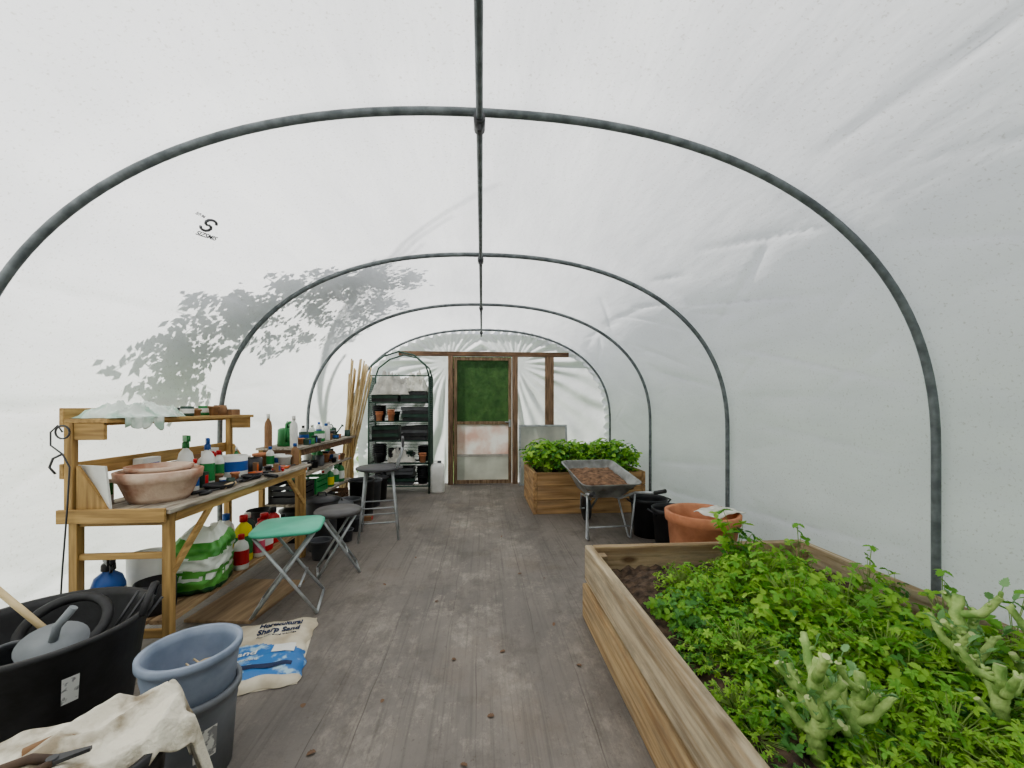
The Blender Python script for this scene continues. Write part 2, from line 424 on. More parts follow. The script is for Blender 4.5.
def plank(name,label,x0,x1,y0,y1,z0,z1,mat,cat='timber',bev=.004):
    g=G(); cx_,cy_=(x0+x1)/2,(y0+y1)/2
    g.bx(x0-cx_,x1-cx_,y0-cy_,y1-cy_,0,z1-z0)
    o=g.obj(name,mat,loc=(cx_,cy_,z0),bevel=bev); return tag(o,label,cat)
plank('wooden_beam','dark brown timber beam across the tunnel end above the door',-1.34,1.44,6.56,6.64,2.1,2.17,DKWOODX)
plank('wooden_post','brown timber post beside the door',-.55,-.47,6.56,6.64,0,2.1,DKWOODZ)
plank('wooden_post','brown timber post on the hinge side of the door',.5,.59,6.56,6.64,0,2.1,DKWOODZ)
plank('wooden_post','pale brown wide timber post standing in the end wall',1.05,1.19,6.56,6.64,0,2.1,DKWOODZ)
e=E('door_1','timber framed door with green tinted upper pane and white lower panel','door',(0.015,6.6,0)); e['kind']='structure'
g=G()
g.bx(-.475,-.42,-.02,.03,.01,2.08); g.bx(.42,.475,-.02,.03,.01,2.08); g.bx(-.42,.42,-.02,.03,2.03,2.08); g.bx(-.42,.42,-.02,.03,.98,1.03); g.bx(-.42,.42,-.02,.03,.01,.07)
g.obj('door_frame',M('door_timber',(150,128,102),(108,86,66),rough=.7,scale=4,stretch=(8,8,1)),e,bevel=.003)
gm=bpy.data.materials.new('hazy_green_pane'); gm.use_nodes=True; nt=gm.node_tree; n=nt.nodes; n.clear()
ou=n.new('ShaderNodeOutputMaterial'); tr=n.new('ShaderNodeBsdfTransparent'); tr.inputs[0].default_value=(.72,.80,.68,1); gl=n.new('ShaderNodeBsdfTranslucent')
tcn=n.new('ShaderNodeTexCoord'); nzn=n.new('ShaderNodeTexNoise'); nzn.inputs['Scale'].default_value=7; nzn.inputs['Detail'].default_value=12; nzn.inputs['Roughness'].default_value=.75
crn=n.new('ShaderNodeValToRGB'); crn.color_ramp.elements[0].position=.36; crn.color_ramp.elements[0].color=L((62,92,58)); crn.color_ramp.elements[1].position=.66; crn.color_ramp.elements[1].color=L((124,150,104))
nt.links.new(tcn.outputs['Object'],nzn.inputs['Vector']); nt.links.new(nzn.outputs['Fac'],crn.inputs['Fac']); nt.links.new(crn.outputs[0],gl.inputs['Color'])
mx=n.new('ShaderNodeMixShader'); mx.inputs[0].default_value=.45; nt.links.new(tr.outputs[0],mx.inputs[1]); nt.links.new(gl.outputs[0],mx.inputs[2]); nt.links.new(mx.outputs[0],ou.inputs[0])
g=G(); g.bx(-.42,.42,.0,.006,1.03,2.03); g.obj('window_pane',gm,e)
g=G()
for k in range(56):
    x=-.42+.84*k/56; g.bx(x,x+.004,-.004,-.002,1.03,2.03)
for k in range(66):
    z=1.03+k/66; g.bx(-.42,.42,-.006,-.004,z,z+.004)
g.obj('green_netting',M('green_netting',(60,92,56),(44,70,42)),e)
g=G(); g.bx(-.42,.42,.0,.008,.49,.98); g.obj('lower_panel',M('frosted_panel',(236,234,232),(222,200,192),rough=.4,scale=3.5,translucent=.6,lo=.4,hi=.6),e)  # pinkish blotches put a faint reflection into the panel's colour
g=G(); g.bx(-.42,.42,.0,.008,.07,.45); g.obj('lower_panel',M('grey_frosted_panel',(214,214,208),(192,192,186),rough=.4,scale=3.5,translucent=.55),e)
g=G(); g.bx(-.42,.42,-.012,.008,.45,.49); g.obj('mid_rail',M('pale_rail',(190,186,178)),e)
g=G(); g.box((.44,-.03,1.0),(.03,.02,.12)); g.tube([(.44,-.05,1.02),(.36,-.05,1.02)],.008); g.obj('handle',GREYM,e)
HL=[M('hedge_bright',(136,184,96),(100,150,66),scale=5,translucent=.35),M('hedge_mid',(104,154,76),(72,122,54),scale=5,translucent=.35),M('hedge_deep',(64,104,52),(44,78,38),scale=5)]
g=G()
for i in range(7000):
    x=R.uniform(-1.6,1.9); z=R.uniform(0,3.0); y=10.3+R.uniform(-.25,.35)+.25*noise.noise(Vector((x*2,z*2,0)))
    d=Vector((R.uniform(-1,1),R.uniform(-1,.2),R.uniform(-.8,.8))); g.leaf(Vector((x,y,z)),d,Vector((R.uniform(-1,1),-1,1)),R.uniform(.08,.15),.07,R.choice((0,1,1,2)))
g.bx(-1.6,1.9,10.6,10.9,-.03,3.0,2)
o=g.obj('hedge',HL); tag(o,'leafy green hedge outside the tunnel door','hedge',kind='stuff')

# tree outside (shades the film)
SD=Vector((-.70,.34,.62)).normalized()
g=G(); tw=G(); crown=Vector((-6.2,7.4,4.6))
tw.tube([Vector((-6.4,7.8,-.03)),Vector((-6.3,7.6,2.0)),crown,crown+Vector((.3,-.1,1.0))],[.14,.11,.08,.04],10)
cl=[]
for i in range(112):
    if i<74:
        f=R.random()
        yy=2.62+f*1.3+R.uniform(-.22,.25); s_=1.45+f*1.72+R.uniform(-.40,.36)*(1-.4*f)
    else:
        yy=R.uniform(3.5,4.9); s_=2.0+(yy-3.35)*.38+R.uniform(-.42,.5)
    s_=max(1.15,min(3.25,s_))
    k=min(range(len(ARC)),key=lambda q:abs(ARC[q]-s_)); x,zz=FP[k]
    cl.append((Vector((x,yy,zz)),R.uniform(.07,.15)))
for c,r in cl:
    cc=c+SD*R.uniform(.3,.8)
    tw.tube([cc+Vector((R.uniform(-.2,0),R.uniform(-.1,.2),R.uniform(0,.15))),cc],[.004,.002],5)
    for k in range(6):
        tip=cc+Vector((R.uniform(-1,1),R.uniform(-2.0,2.0),R.uniform(-.6,.6)))*r
        tw.tube([cc,tip],.0022,4)
        for q in range(7):
            pnt=cc.lerp(tip,R.random()*1.2)+Vector((R.gauss(0,.025),R.gauss(0,.035),R.gauss(0,.025)))
            g.leaf(pnt,Vector((R.uniform(-1,1),R.uniform(-1,1),R.uniform(-1,.4))),SD+Vector((R.uniform(-.4,.4),R.uniform(-.4,.4),R.uniform(-.4,.4))),R.uniform(.05,.085),R.uniform(.03,.045),R.choice((0,1,2)))
te=E('tree','leafy tree outside shading the side of the tunnel','tree',(0,0,0))
for i in range(5):
    c=crown+Vector((2.6+i*.15,-2.2-i*.35,.2+i*.12)); tw.tube([crown,(crown+c)/2+Vector((0,0,.3)),c],[.03,.018,.006],6)
tw.obj('trunk',BARK,te); g.obj('foliage',[M('tree_leaf',(70,110,50),(50,84,38)),HL[2],HL[2]],te)

# printed mark on film (part of the cover)
NIn=Vector((.60,0,-.80))
xa=(Vector((0,1,0))*.8+Vector((.8,0,.6))*.45).normalized(); ya=NIn.cross(xa).normalized()
rot=Matrix.Translation(Vector((-1.40+.6*.05,2.11,shell_z(-1.40)-.8*.05)))@Matrix((xa,ya,NIn)).transposed().to_4x4()@Matrix.Rotation(-.40,4,'Z')@Matrix.Scale(.82,4)
INK=M('grey_ink',(96,96,100),(80,80,84))
text('SIZSMIS',.044,INK,CEIL,rot@Matrix.Rotation(.12,4,'Z')@Matrix.Translation((.05,-.07,0)),name='printed_lettering',bold=.001)
text('S/7-96',.026,INK,CEIL,rot@Matrix.Translation((-.095,.045,0)),name='printed_lettering',bold=.0005)
g=G()
g.tube([rot@Vector((x,y,0)) for x,y in [(.036,.036),(.026,.047),(.010,.052),(-.012,.051),(-.028,.041),(-.034,.026),(-.026,.012),(-.008,.006)]],.0065,8)
g.tube([rot@Vector((x,y,0)) for x,y in [(.004,.010),(.024,.006),(.034,-.006),(.032,-.022),(.018,-.034),(-.004,-.036),(-.022,-.030),(-.032,-.020)]],.0065,8)
g.obj('printed_emblem',INK,CEIL)

# ------------------------------------------------------------ raised bed
e=E('raised_bed','raw pale larch raised bed full of soil and greens','raised bed',(1.3,1.0,0))
def brd(x0,x1,y0,y1,z0,z1,mat,name='board',par=None,ox=1.3,oy=1.0,bev=.005):
    g=G(); g.bx(x0-ox,x1-ox,y0-oy,y1-oy,z0,z1); return g.obj(name,mat,par,bevel=bev)
for z0,z1,sh,mt in ((0,.205,-.010,BEDY2),(.219,.43,.004,BEDY)):
    brd(.61+sh,.66,-.5,2.36,z0,z1,mt,'side_board',e,bev=.009); brd(1.94,1.99,-.5,2.36,z0,z1,BEDY,'side_board',e)
    brd(.662,1.938,2.31,2.358,z0,z1,BEDX,'end_board',e); brd(.662,1.938,-.5,-.45,z0,z1,BEDX,'end_board',e)
for x in (.69,1.91):
    brd(x-.03,x+.03,2.245,2.308,0,.40,BEDX,'corner_post',e)
g=G()
g.grid(lambda u,v:(.665+1.27*u-1.3,-.44+2.74*v-1.0,.31+.045*noise.noise(Vector((u*7,v*14,2)))+.03*noise.noise(Vector((u*30,v*60,2)))),70,140)
o=g.obj('soil',SOIL,loc=(1.3,1.0,0)); tag(o,'dark crumbly soil filling the raised bed','soil',kind='stuff')

def plant_mesh(seed,nst,h,sp,ls,mis=(0,0,1,1,2),tri=True,five=False):
    rn=random.Random(seed); g=G()
    for i in range(nst):
        a=rn.uniform(0,2*pi); r=sp*math.sqrt(rn.random()); hh=h*rn.uniform(.3,1.05)*(1-.35*r/sp)
        tip=Vector((r*math.cos(a),r*math.sin(a),hh)); mid=Vector((tip.x*.35,tip.y*.35,hh*.65))
        g.tube([Vector((tip.x*.1,tip.y*.1,0)),mid,tip],.0018,3,3,cap=False)
        up=Vector((rn.uniform(-.8,.8)+math.cos(a)*.3,rn.uniform(-.8,.8)+math.sin(a)*.3-.3,1)).normalized()
        mi=rn.choice(mis); s=ls*rn.uniform(.5,1.3)
        base=Vector((math.cos(a+rn.uniform(-1,1)),math.sin(a+rn.uniform(-1,1)),0)); base=(base-up*base.dot(up)).normalized()
        for da in ((0,1.1,-1.1,2.1,-2.1) if five else (0,1.9,-1.9)):
            d=Quaternion(up,da)@base+up*rn.uniform(-.4,.25)
            g.leaflet(tip,d,up,s,s*(.5 if five else .75),mi,rn)
    return g.obj('leafy_plant',[LEAF[0],LEAF[1],LEAF[2],STEM])
USED=[]
def place(src,loc,rz,sc,label,cat,group,name):
    if src not in USED:
        USED.append(src); o=src; o.location=loc; o.rotation_euler=(0,0,rz); o.scale=(sc,)*3
    else: o=dup(src,loc,rz,sc)
    o.name=name; return tag(o,label,cat,group)
MIX=[(0,0,1,1,2),(0,1,1,2,2),(0,0,0,1,1),(0,0,1,1,0)]
srcs=[plant_mesh(i,105 if i%2 else 135,.11+.035*(i%4),.15,.028 if i%2 else .021,mis=MIX[i%4],five=(i%2==0)) for i in range(8)]
cnt=0; yy=.28
while yy<2.25:
    xx=.73
    while xx<1.86:
        x=xx+R.uniform(-.06,.06); y=yy+R.uniform(-.06,.06)
        bare = (x<1.02 and y>1.85) or (x<.86 and y>1.5) or (x<.76 and y>.75)
        if y<2.14 and .72<x<(1.84 if y<1.5 else 1.74) and ((not bare) or (x>.79 and R.random()<.35)):
            sc=R.uniform(.65,1.25)*(1 if not bare else .5)*(1.05 if x>1.3 else .85)
            if math.hypot(x-.93,y-.95)<.14: sc*=.75
            place(srcs[R.randrange(8)],(x,y,.295),R.uniform(0,6.3),sc,'low leafy yellow-green herb clump growing in the raised bed','plant','leafy herbs in the raised bed','herb_plant'); cnt+=1
        xx+=.13
    yy+=.125
tall=plant_mesh(40,26,.46,.11,.045,mis=(1,0,1,2))
tall2=plant_mesh(41,16,.42,.10,.045,mis=(1,0,1))
for x,y,s,m_ in ((1.44,2.16,1.05,0),(1.40,2.10,.7,0),(1.76,2.10,.8,1),(1.86,1.80,.75,1),(1.88,1.50,.75,1),(1.15,1.95,.45,0),(1.88,1.28,.8,1),(.98,1.75,.45,0),(1.6,1.85,.55,1),(1.84,1.65,.6,0),(1.3,1.5,.5,0),(1.2,1.2,.5,1)):
    place((tall,tall2)[m_],(x,y,.30),R.uniform(0,6),s,'taller leafy celery sprig rising from the raised bed','plant','tall sprigs in the raised bed','celery_plant')

def stump(loc,rz,seed,h,lean=(0,0),arms=6,th=1.0):
    rn=random.Random(seed)
    e=E('brassica_stump','pale green cut-back brassica stalk with knobbly cut stubs','plant',loc,rz)
    g=G(); lf=G()
    def limb(pts,r,sg=12):
        P=[Vector(p) for p in pts]; out=[]; rr=[]
        for i in range(len(P)-1):
            for k in range(5):
                f=k/5; out.append(P[i].lerp(P[i+1],f)); rr.append((r[i]*(1-f)+r[i+1]*f)*(1+.16*math.sin((i*5+k)*2.1+seed)*rn.uniform(.4,1)))
        out.append(P[-1]); rr.append(r[-1]); g.tube(out,rr,sg,0,capmi=1)
    main=[Vector((0,0,-.02))]
    for i in range(6): main.append(main[-1]+Vector((rn.uniform(-.018,.018)+lean[0],rn.uniform(-.018,.018)+lean[1],h/6)))
    limb(main,[x*th for x in (.020,.022,.021,.020,.019,.017,.014)])
    for i in range(arms):
        b=main[2+int(4*i/arms)]; a=i*2.4+rn.uniform(-.5,.5); ln=rn.uniform(.06,.12)
        d=Vector((math.cos(a),math.sin(a),rn.uniform(.2,.9))).normalized()
        p1=b+d*ln*.5+Vector((rn.uniform(-.01,.01),rn.uniform(-.01,.01),0)); p2=b+d*ln+Vector((0,0,ln*rn.uniform(.2,.7)))
        limb([b,p1,p2],[.012*th,.0125*th,.009*th],9)
        for q in range(3):
            dd=Vector((rn.uniform(-1,1),rn.uniform(-1,1),rn.uniform(.2,1))).normalized(); p=b.lerp(p1,rn.random()) if q==0 else p1.lerp(p2,rn.random())
            g.tube([p,p+dd*.016*th,p+dd*.022*th],[.006*th,.006*th,.004*th],7,0,capmi=1)
            for z_ in range(rn.choice((0,1,1,2))):
                d3=(dd+Vector((rn.uniform(-.7,.7),rn.uniform(-.7,.7),.2))).normalized()
                lf.tube([p+dd*.015,p+dd*.025+d3*.015],.0014,4); lf.leaflet(p+dd*.025+d3*.012,d3,Vector((-d3.x*.4,-d3.y*.4,1)),rn.uniform(.022,.048),rn.uniform(.014,.028),0,rn)
    g.obj('stalk',[STALK,CUT],e); lf.obj('leaves',LEAF[3],e)
stump((.90,1.0,.30),.3,3,.31,arms=9); stump((.985,.94,.30),1.3,17,.23,(.016,-.004),7,.9); stump((1.57,1.15,.30),1.2,5,.36,arms=9); stump((1.74,1.14,.30),2.2,8,.35,arms=8); stump((1.47,1.0,.30),2.9,11,.26,(.008,0),6,.9)

# ------------------------------------------------------------ far planter
e=E('wooden_planter','brown timber planter box overflowing with green leaves','planter',(1.28,5.17,0))
for z0,z1 in ((0,.163),(.167,.33),(.334,.49)):
    brd(.60,.645,4.66,5.68,z0,z1,PLANTY,'side_board',e,1.28,5.17); brd(1.91,1.955,4.66,5.68,z0,z1,PLANTY,'side_board',e,1.28,5.17)
    brd(.647,1.908,4.66,4.70,z0,z1,PLANTX,'front_board',e,1.28,5.17); brd(.647,1.908,5.64,5.68,z0,z1,PLANTX,'back_board',e,1.28,5.17)
g=G(); g.grid(lambda u,v:(.65+1.25*u-1.28,4.705+.93*v-5.17,.43+.02*noise.noise(Vector((u*9,v*9,2)))),30,24)
o=g.obj('soil',SOIL,loc=(1.28,5.17,0)); tag(o,'soil in the timber planter','soil',kind='stuff')
bsrc=[plant_mesh(60+i,85,.42,.22,.06,mis=(0,0,1,2)) for i in range(3)]
k=0
for x in (.76,.96,1.16,1.38,1.6,1.78):
    for y in (4.82,5.1,5.4):
        place(bsrc[k%3],(x+R.uniform(-.05,.05),y+R.uniform(-.05,.05),.42),R.uniform(0,6),R.uniform(.8,1.15),'bushy green leafy plant growing in the timber planter','plant','bushy plants in the timber planter','bushy_plant'); k+=1

e=E('glazed_frame','aluminium framed glass pane leaning on the end wall','glass pane',(1.0,6.42,0),(math.radians(-6),0,0))
g=G(); g.bx(-.4,.4,-.012,.012,.0,.03); g.bx(-.4,.4,-.012,.012,.95,.98); g.bx(-.4,-.37,-.012,.012,.03,.95); g.bx(.37,.4,-.012,.012,.03,.95); g.obj('frame',GREYM,e)
g=G(); g.bx(-.37,.37,-.003,.003,.03,.95); g.obj('glass',M('dusty_glass',(214,214,206),(186,190,184),rough=.2,scale=3,translucent=.5),e)

# ------------------------------------------------------------ wheelbarrow
WB=(1.18,3.98,0); WR=math.radians(95); WS=.88
e=E('wheelbarrow','galvanised grey wheelbarrow holding brown soil','wheelbarrow',WB,WR); e.scale=(WS,WS,1.0)
def rect(cx_,lx,ly,z0,z1,rad=.06,n=4):
    out=[]
    for sx,sy,a0 in ((1,1,0),(-1,1,pi/2),(-1,-1,pi),(1,-1,1.5*pi)):
        for i in range(n+1):
            a=a0+pi/2*i/n; x=sx*(lx/2-rad)+rad*math.cos(a); y=sy*(ly/2-rad)+rad*math.sin(a)
            out.append(Vector((cx_+x,y,z0+(z1-z0)*(x+lx/2)/lx)))
    return out
g=G()
rr=[rect(0,.5,.38,.39,.42),rect(.0,.84,.64,.54,.67,.08),rect(.0,.88,.68,.545,.675,.09),rect(.0,.88,.68,.535,.665,.09),rect(.0,.845,.645,.532,.662,.08)]
n_=len(rr[0]); vs=[p for r in rr for p in r]; fs=[tuple(range(n_))]
for i in range(4):
    for k_ in range(n_): k2=(k_+1)%n_; fs.append((i*n_+k_,i*n_+k2,(i+1)*n_+k2,(i+1)*n_+k_))
g.add(vs,fs); g.obj('tray',M('galvanised_tray',(160,162,160),(112,112,108),rough=.55,metal=.15,scale=7,detail=8),e)
g=G()
for s in (-1,1):
    g.tube([(-.66,s*.34,.50),(-.35,s*.28,.45),(-.2,s*.17,.37),(.25,s*.12,.34),(.42,s*.07,.15)],.012,8)
    g.tube([(-.12,s*.18,.37),(-.26,s*.24,.014),(-.32,s*.24,.014),(-.36,s*.27,.44)],.011,8)
g.tube([(-.29,-.24,.12),(-.29,.24,.12)],.008); g.obj('frame',GREYM,e)
for s in (-1,1):
    g=G(); g.tube([(-.80,s*.365,.54),(-.65,s*.338,.498)],.018,10); g.obj('handle_grip',BLACKR,e)
Rx=Matrix.Rotation(pi/2,3,'X')
g=G(); g.lathe([(.09,-.02),(.13,-.025),(.145,0),(.13,.025),(.09,.02),(.09,-.02)],(.42,0,.145),28,rot=Rx); g.obj('tyre',BLACKR,e)
g=G(); g.lathe([(.0,-.02),(.09,-.012),(.09,.012),(0,.02)],(.42,0,.145),20,rot=Rx); g.tube([(.42,-.08,.145),(.42,.08,.145)],.01); g.obj('wheel_hub',GREYM,e)
g=G()
def sfun(u,v):
    x=(u-.5)*.72; y=(v-.5)*.53
    return (x*WS,y*WS,.515+.11*(u)+.04*(1-(2*u-1)**2)*(1-(2*v-1)**2)+.015*noise.noise(Vector((x*18,y*18,0)))-.03)
g.grid(sfun,30,22); o=g.obj('barrow_soil',M('barrow_soil',(146,114,88),(90,68,52),rough=.95,scale=24,bump=.8),loc=WB,rot=WR); tag(o,'heap of dry brown soil in the wheelbarrow','soil',kind='stuff')

# ------------------------------------------------------------ pots
def pot_prof(rt,rb,h,rim=.03,w=.006,lip=.008):
    rm=rb+(rt-lip-rb)*(h-rim)/h
    return [(0,0),(rb,0),(rm,h-rim),(rt,h-rim+.004),(rt+.002,h-.004),(rt-w*.5,h),(rt-w-.004,h-.003),(rt-w-lip,h-rim),(rb-w,w+.004),(0,w+.004)]
def pot(name,label,loc,rt,rb,h,mat,rim=.03,w=.006,lip=.008,rot=0,group=None,cat='pot'):
    g=G(); g.lathe(pot_prof(rt,rb,h,rim,w,lip),seg=32)
    o=g.obj(name,mat,loc=loc,rot=rot); return tag(o,label,cat,group)
for (x,y,r,h) in ((1.64,3.84,.18,.37),(1.68,3.42,.18,.37)):
    e=E('plant_pot','large black plastic plant pot with side handles','pot',(x,y,0),group='black pots by the wheelbarrow')
    g=G(); g.lathe(pot_prof(r,r*.78,h,.04),seg=36); g.obj('pot_body',BLACK,e)
    for s in (-1,1):
        g=G(); g.tube([(s*(r-.01),-.05,h-.05),(s*(r+.03),-.035,h-.02),(s*(r+.03),.035,h-.02),(s*(r-.01),.05,h-.05)],.008); g.obj('handle',BLACK,e)
g=G(); g.lathe([(0,0),(.18,0),(.21,.1),(.238,.41),(.256,.42),(.260,.485),(.245,.492),(.225,.48),(.19,.12),(.16,.02),(0,.02)],seg=48)
o=g.obj('terracotta_planter',TERRA,loc=(1.62,2.84,0)); tag(o,'wide orange terracotta plastic planter with thick rim','planter')
g=G(); g.grid(lambda u,v:((u-.5)*.3,(v-.5)*.2,.012+.03*noise.noise(Vector((u*3,v*3,1)))+.02*math.sin(u*3)),14,10)
o=g.obj('white_bag',WCLOTH,loc=(1.72,2.78,.48),rot=.4,solid=.006); tag(o,'crumpled white plastic lying over the planter rim','plastic bag')

# ------------------------------------------------------------ potting bench
BX,BY=-1.70,2.785
e=E('potting_bench','worn pine potting bench with raised back shelf and grey worktop','potting bench',(BX,BY,0))
def bp(name,x0,x1,y0,y1,z0,z1,mat,bev=.003):
    g=G(); g.bx(x0-BX,x1-BX,y0-BY,y1-BY,z0,z1); return g.obj(name,mat,e,bevel=bev)
g=G()
for i in range(5):
    x0=-1.93+i*.094; g.bx(x0-BX,x0+.089-BX,2.0-BY,3.57-BY,.75,.77)
g.obj('worktop',GREYWOOD,e,bevel=.002)
for x,y in ((-1.50,2.04),(-1.50,3.48)): bp('leg',x-.018,x+.018,y-.02,y+.02,0,.75,WOODZ)
for y in (2.04,3.17): bp('leg',-1.93,-1.892,y-.02,y+.02,0,.75,WOODZ)
bp('rail',-1.892,-1.52,2.03,2.05,.69,.75,WOODX); bp('rail',-1.892,-1.52,2.03,2.05,.53,.56,WOODX); bp('rail',-1.50,-1.48,2.06,3.46,.70,.75,WOODY); bp('rail',-1.892,-1.52,2.03,2.05,.15,.19,WOODX)
bp('rail',-1.93,-1.9,2.06,3.15,.69,.75,WOODY)
a=math.atan2(.28,.30)
for yy_,aa in ((2.20,a),(3.32,-a)):
    g=G(); g.box((-1.49-BX,yy_-BY,.60),(.018,.42,.035),Matrix.Rotation(aa,3,'X')); g.obj('brace',WOODY,e,bevel=.002)
g=G()
for i in range(4): g.bx(-1.92+i*.105-BX,-1.92+i*.105+.095-BX,2.06-BY,3.45-BY,.20,.22)
g.obj('lower_shelf',M('lower_slats',(172,146,114),(132,108,82),rough=.75,scale=4,stretch=(12,1,12)),e,bevel=.002)
bp('upper_shelf',-1.93,-1.74,2.0,3.20,1.180,1.20,WOODY)
bp('shelf_lip',-1.95,-1.93,2.0,3.20,1.16,1.25,WOODY)
bp('back_rail',-1.95,-1.93,2.0,3.20,.92,.99,WOODY)
for y in (2.015,3.185):
    bp('side_post',-1.93,-1.892,y-.015,y+.015,.77,1.18,WOODZ); bp('side_panel',-1.892,-1.76,y-.009,y+.009,1.10,1.18,WOODX)
    g=G(); g.add([(-1.88-BX,y-.009-BY,.77),(-1.74-BX,y-.009-BY,.77),(-1.88-BX,y-.009-BY,.98),(-1.88-BX,y+.009-BY,.77),(-1.74-BX,y+.009-BY,.77),(-1.88-BX,y+.009-BY,.98)],[(0,1,2),(5,4,3),(0,3,4,1),(1,4,5,2),(2,5,3,0)]); g.obj('bracket',WOODZ,e)
bp('end_board',-1.95,-1.48,1.985,2.0,.715,.78,WOODX)

TX,TY=-1.79,4.43
e=E('slim_table','weathered wooden table crowded with pots and bottles','table',(TX,TY,0))
def tp(name,x0,x1,y0,y1,z0,z1,mat):
    g=G(); g.bx(x0-TX,x1-TX,y0-TY,y1-TY,z0,z1); return g.obj(name,mat,e,bevel=.003)
g=G()
for i in range(3): g.bx(-1.97+i*.125-TX,-1.97+i*.125+.12-TX,3.65-TY,5.2-TY,.88,.90)
g.obj('table_top',GREYWOOD,e)
for x in (-1.94,-1.63):
    for y in (3.69,5.16): tp('leg',x-.02,x+.02,y-.02,y+.02,0,.88,WOODZ)
tp('rail',-1.65,-1.62,3.72,5.13,.82,.88,DKWOODX); tp('rail',-1.92,-1.65,3.675,3.70,.82,.88,DKWOODX)
tp('lower_shelf',-1.95,-1.62,3.72,5.13,.36,.38,GREYWOOD); tp('lower_shelf',-1.95,-1.62,3.72,5.13,.62,.635,GREYWOOD)

# ------------------------------------------------------------ bottles and clutter
OCC=[]
def occ(loc,r): OCC.append((loc[0],loc[1],loc[2],r))
def trim(g): g.f=g.f[:-2]; g.mi=g.mi[:-2]; g.sm=g.sm[:-2]
def bottle(label,loc,r,h,body,cap,lab=None,flat=1.0,rz=0,name='bottle',group=None):
    occ(loc,r); e=E(name,label,'bottle',loc,rz,group)
    g=G(); g.lathe([(0,0),(r*.9,0),(r,.01),(r,h*.62),(r*.85,h*.74),(r*.36,h*.84),(r*.36,h*.9),(0,h*.9)],seg=24,sx=1,sy=flat,power=2.8 if flat<1 else None); g.obj('bottle_body',body,e)
    g=G(); g.lathe([(0,h*.86),(r*.45,h*.86),(r*.45,h*.98),(r*.4,h),(0,h)],seg=18); g.obj('cap',cap,e)
    if lab:
        g=G(); g.lathe([(r*1.012,h*.16),(r*1.012,h*.56)],seg=24,sy=flat,power=2.8 if flat<1 else None); trim(g); g.obj('printed_label',lab,e)
    return e
def spray(label,loc,r,h,body,head,lab=None,rz=0):
    occ(loc,r); e=E('spray_bottle',label,'spray bottle',loc,rz)
    g=G(); g.lathe([(0,0),(r*.9,0),(r,.01),(r,h*.5),(r*.8,h*.64),(r*.35,h*.72),(r*.35,h*.78),(0,h*.78)],seg=24); g.obj('bottle_body',body,e)
    g=G(); g.lathe([(0,h*.74),(r*.45,h*.74),(r*.42,h*.84),(r*.3,h*.86),(0,h*.86)],seg=16); g.box((r*.25,0,h*.92),(r*1.5,r*.5,h*.12)); g.box((r*1.15,0,h*.93),(r*.4,r*.25,h*.06)); g.obj('spray_head',head,e,bevel=.003)
    g=G(); g.tube([(r*.75,0,h*.87),(r*.95,0,h*.8),(r*.85,0,h*.74)],r*.1,6); g.obj('trigger',head,e)
    if lab:
        g=G(); g.lathe([(r*1.012,h*.1),(r*1.012,h*.46)],seg=24); trim(g); g.obj('printed_label',lab,e)
    return e
Z1=.77
g=G(); g.lathe([(0,0),(.12,0),(.135,.025),(.165,.105),(.178,.11),(.184,.155),(.17,.16),(.155,.12),(.12,.02),(0,.02)],seg=44)
o=g.obj('terracotta_pot',TERRAD,loc=(-1.69,2.24,Z1)); tag(o,'wide dusty terracotta pot with whitish limescale on the bench','pot'); occ((-1.69,2.24,Z1),.18)
g=G(); g.lathe([(0,0),(.10,0),(.13,.05),(.14,.055),(.142,.075),(.13,.075),(.09,.02),(0,.02)],seg=40)
o=g.obj('terracotta_bowl',TERRAD,loc=(-1.69,2.24,Z1+.105)); tag(o,'shallow dusty terracotta bowl nested in a larger pot','bowl')
g=G(); g.box((0,0,.105),(.008,.22,.21)); o=g.obj('white_card',WHITE,loc=(-1.84,2.05,Z1),rot=(0,-.1,1.25)); tag(o,'plain white sheet propped on the bench beside the bowl','card')
for x,y,r in ((-1.57,2.52,.08),(-1.56,2.84,.06)):
    g=G(); g.lathe([(0,0),(r*.8,0),(r,.02),(r,.028),(r*.85,.012),(0,.01)],seg=28); o=g.obj('saucer',BLACK,loc=(x,y,Z1)); tag(o,'round black plastic plant saucer on the bench','saucer','black saucers on the bench'); occ((x,y,Z1),r)
spray('white spray bottle with green head and blue label',(-1.80,2.58,Z1),.042,.32,WHITE,GREENP,BLUE,-.6)
spray('white spray bottle with blue head and green label',(-1.70,2.62,Z1),.038,.30,WHITE,BLUE,GREENP,-.9)
bottle('small clear white bottle with white cap',(-1.80,2.74,Z1),.035,.2,WHITE,WHITE,BLUE)
def mug(label,loc,r,h,mat,stripe=None,name='tub',handle=False,rz=0,group=None):
    occ(loc,r); e=E(name,label,name,loc,rz,group)
    g=G(); g.lathe([(0,0),(r*.94,0),(r,.01),(r,h),(r*.93,h),(r*.92,.012),(0,.012)],seg=30); g.obj('tub_body',mat,e)
    if stripe:
        g=G(); g.lathe([(r*1.012,h*.3),(r*1.012,h*.75)],seg=30); trim(g); g.obj('printed_band',stripe,e)
    if handle:
        g=G(); g.tube([(r*.95,0,h*.8),(r*1.6,0,h*.72),(r*1.6,0,h*.3),(r*.95,0,h*.22)],r*.12,8); g.obj('handle',mat,e)
    return e
mug('white plastic tub with dark blue lettering band',(-1.73,2.93,Z1),.085,.15,WHITE,BLUE)
mug('black plastic tub on the bench',(-1.75,3.18,Z1),.075,.10,BLACK)
mug('pale tin with an orange band',(-1.87,3.06,Z1),.04,.12,WHITE,ORNG)
pot('flower_pot','small terracotta flower pot on the bench',(-1.80,3.42,Z1),.065,.045,.11,TERRA,.025); occ((-1.8,3.42,Z1),.065)
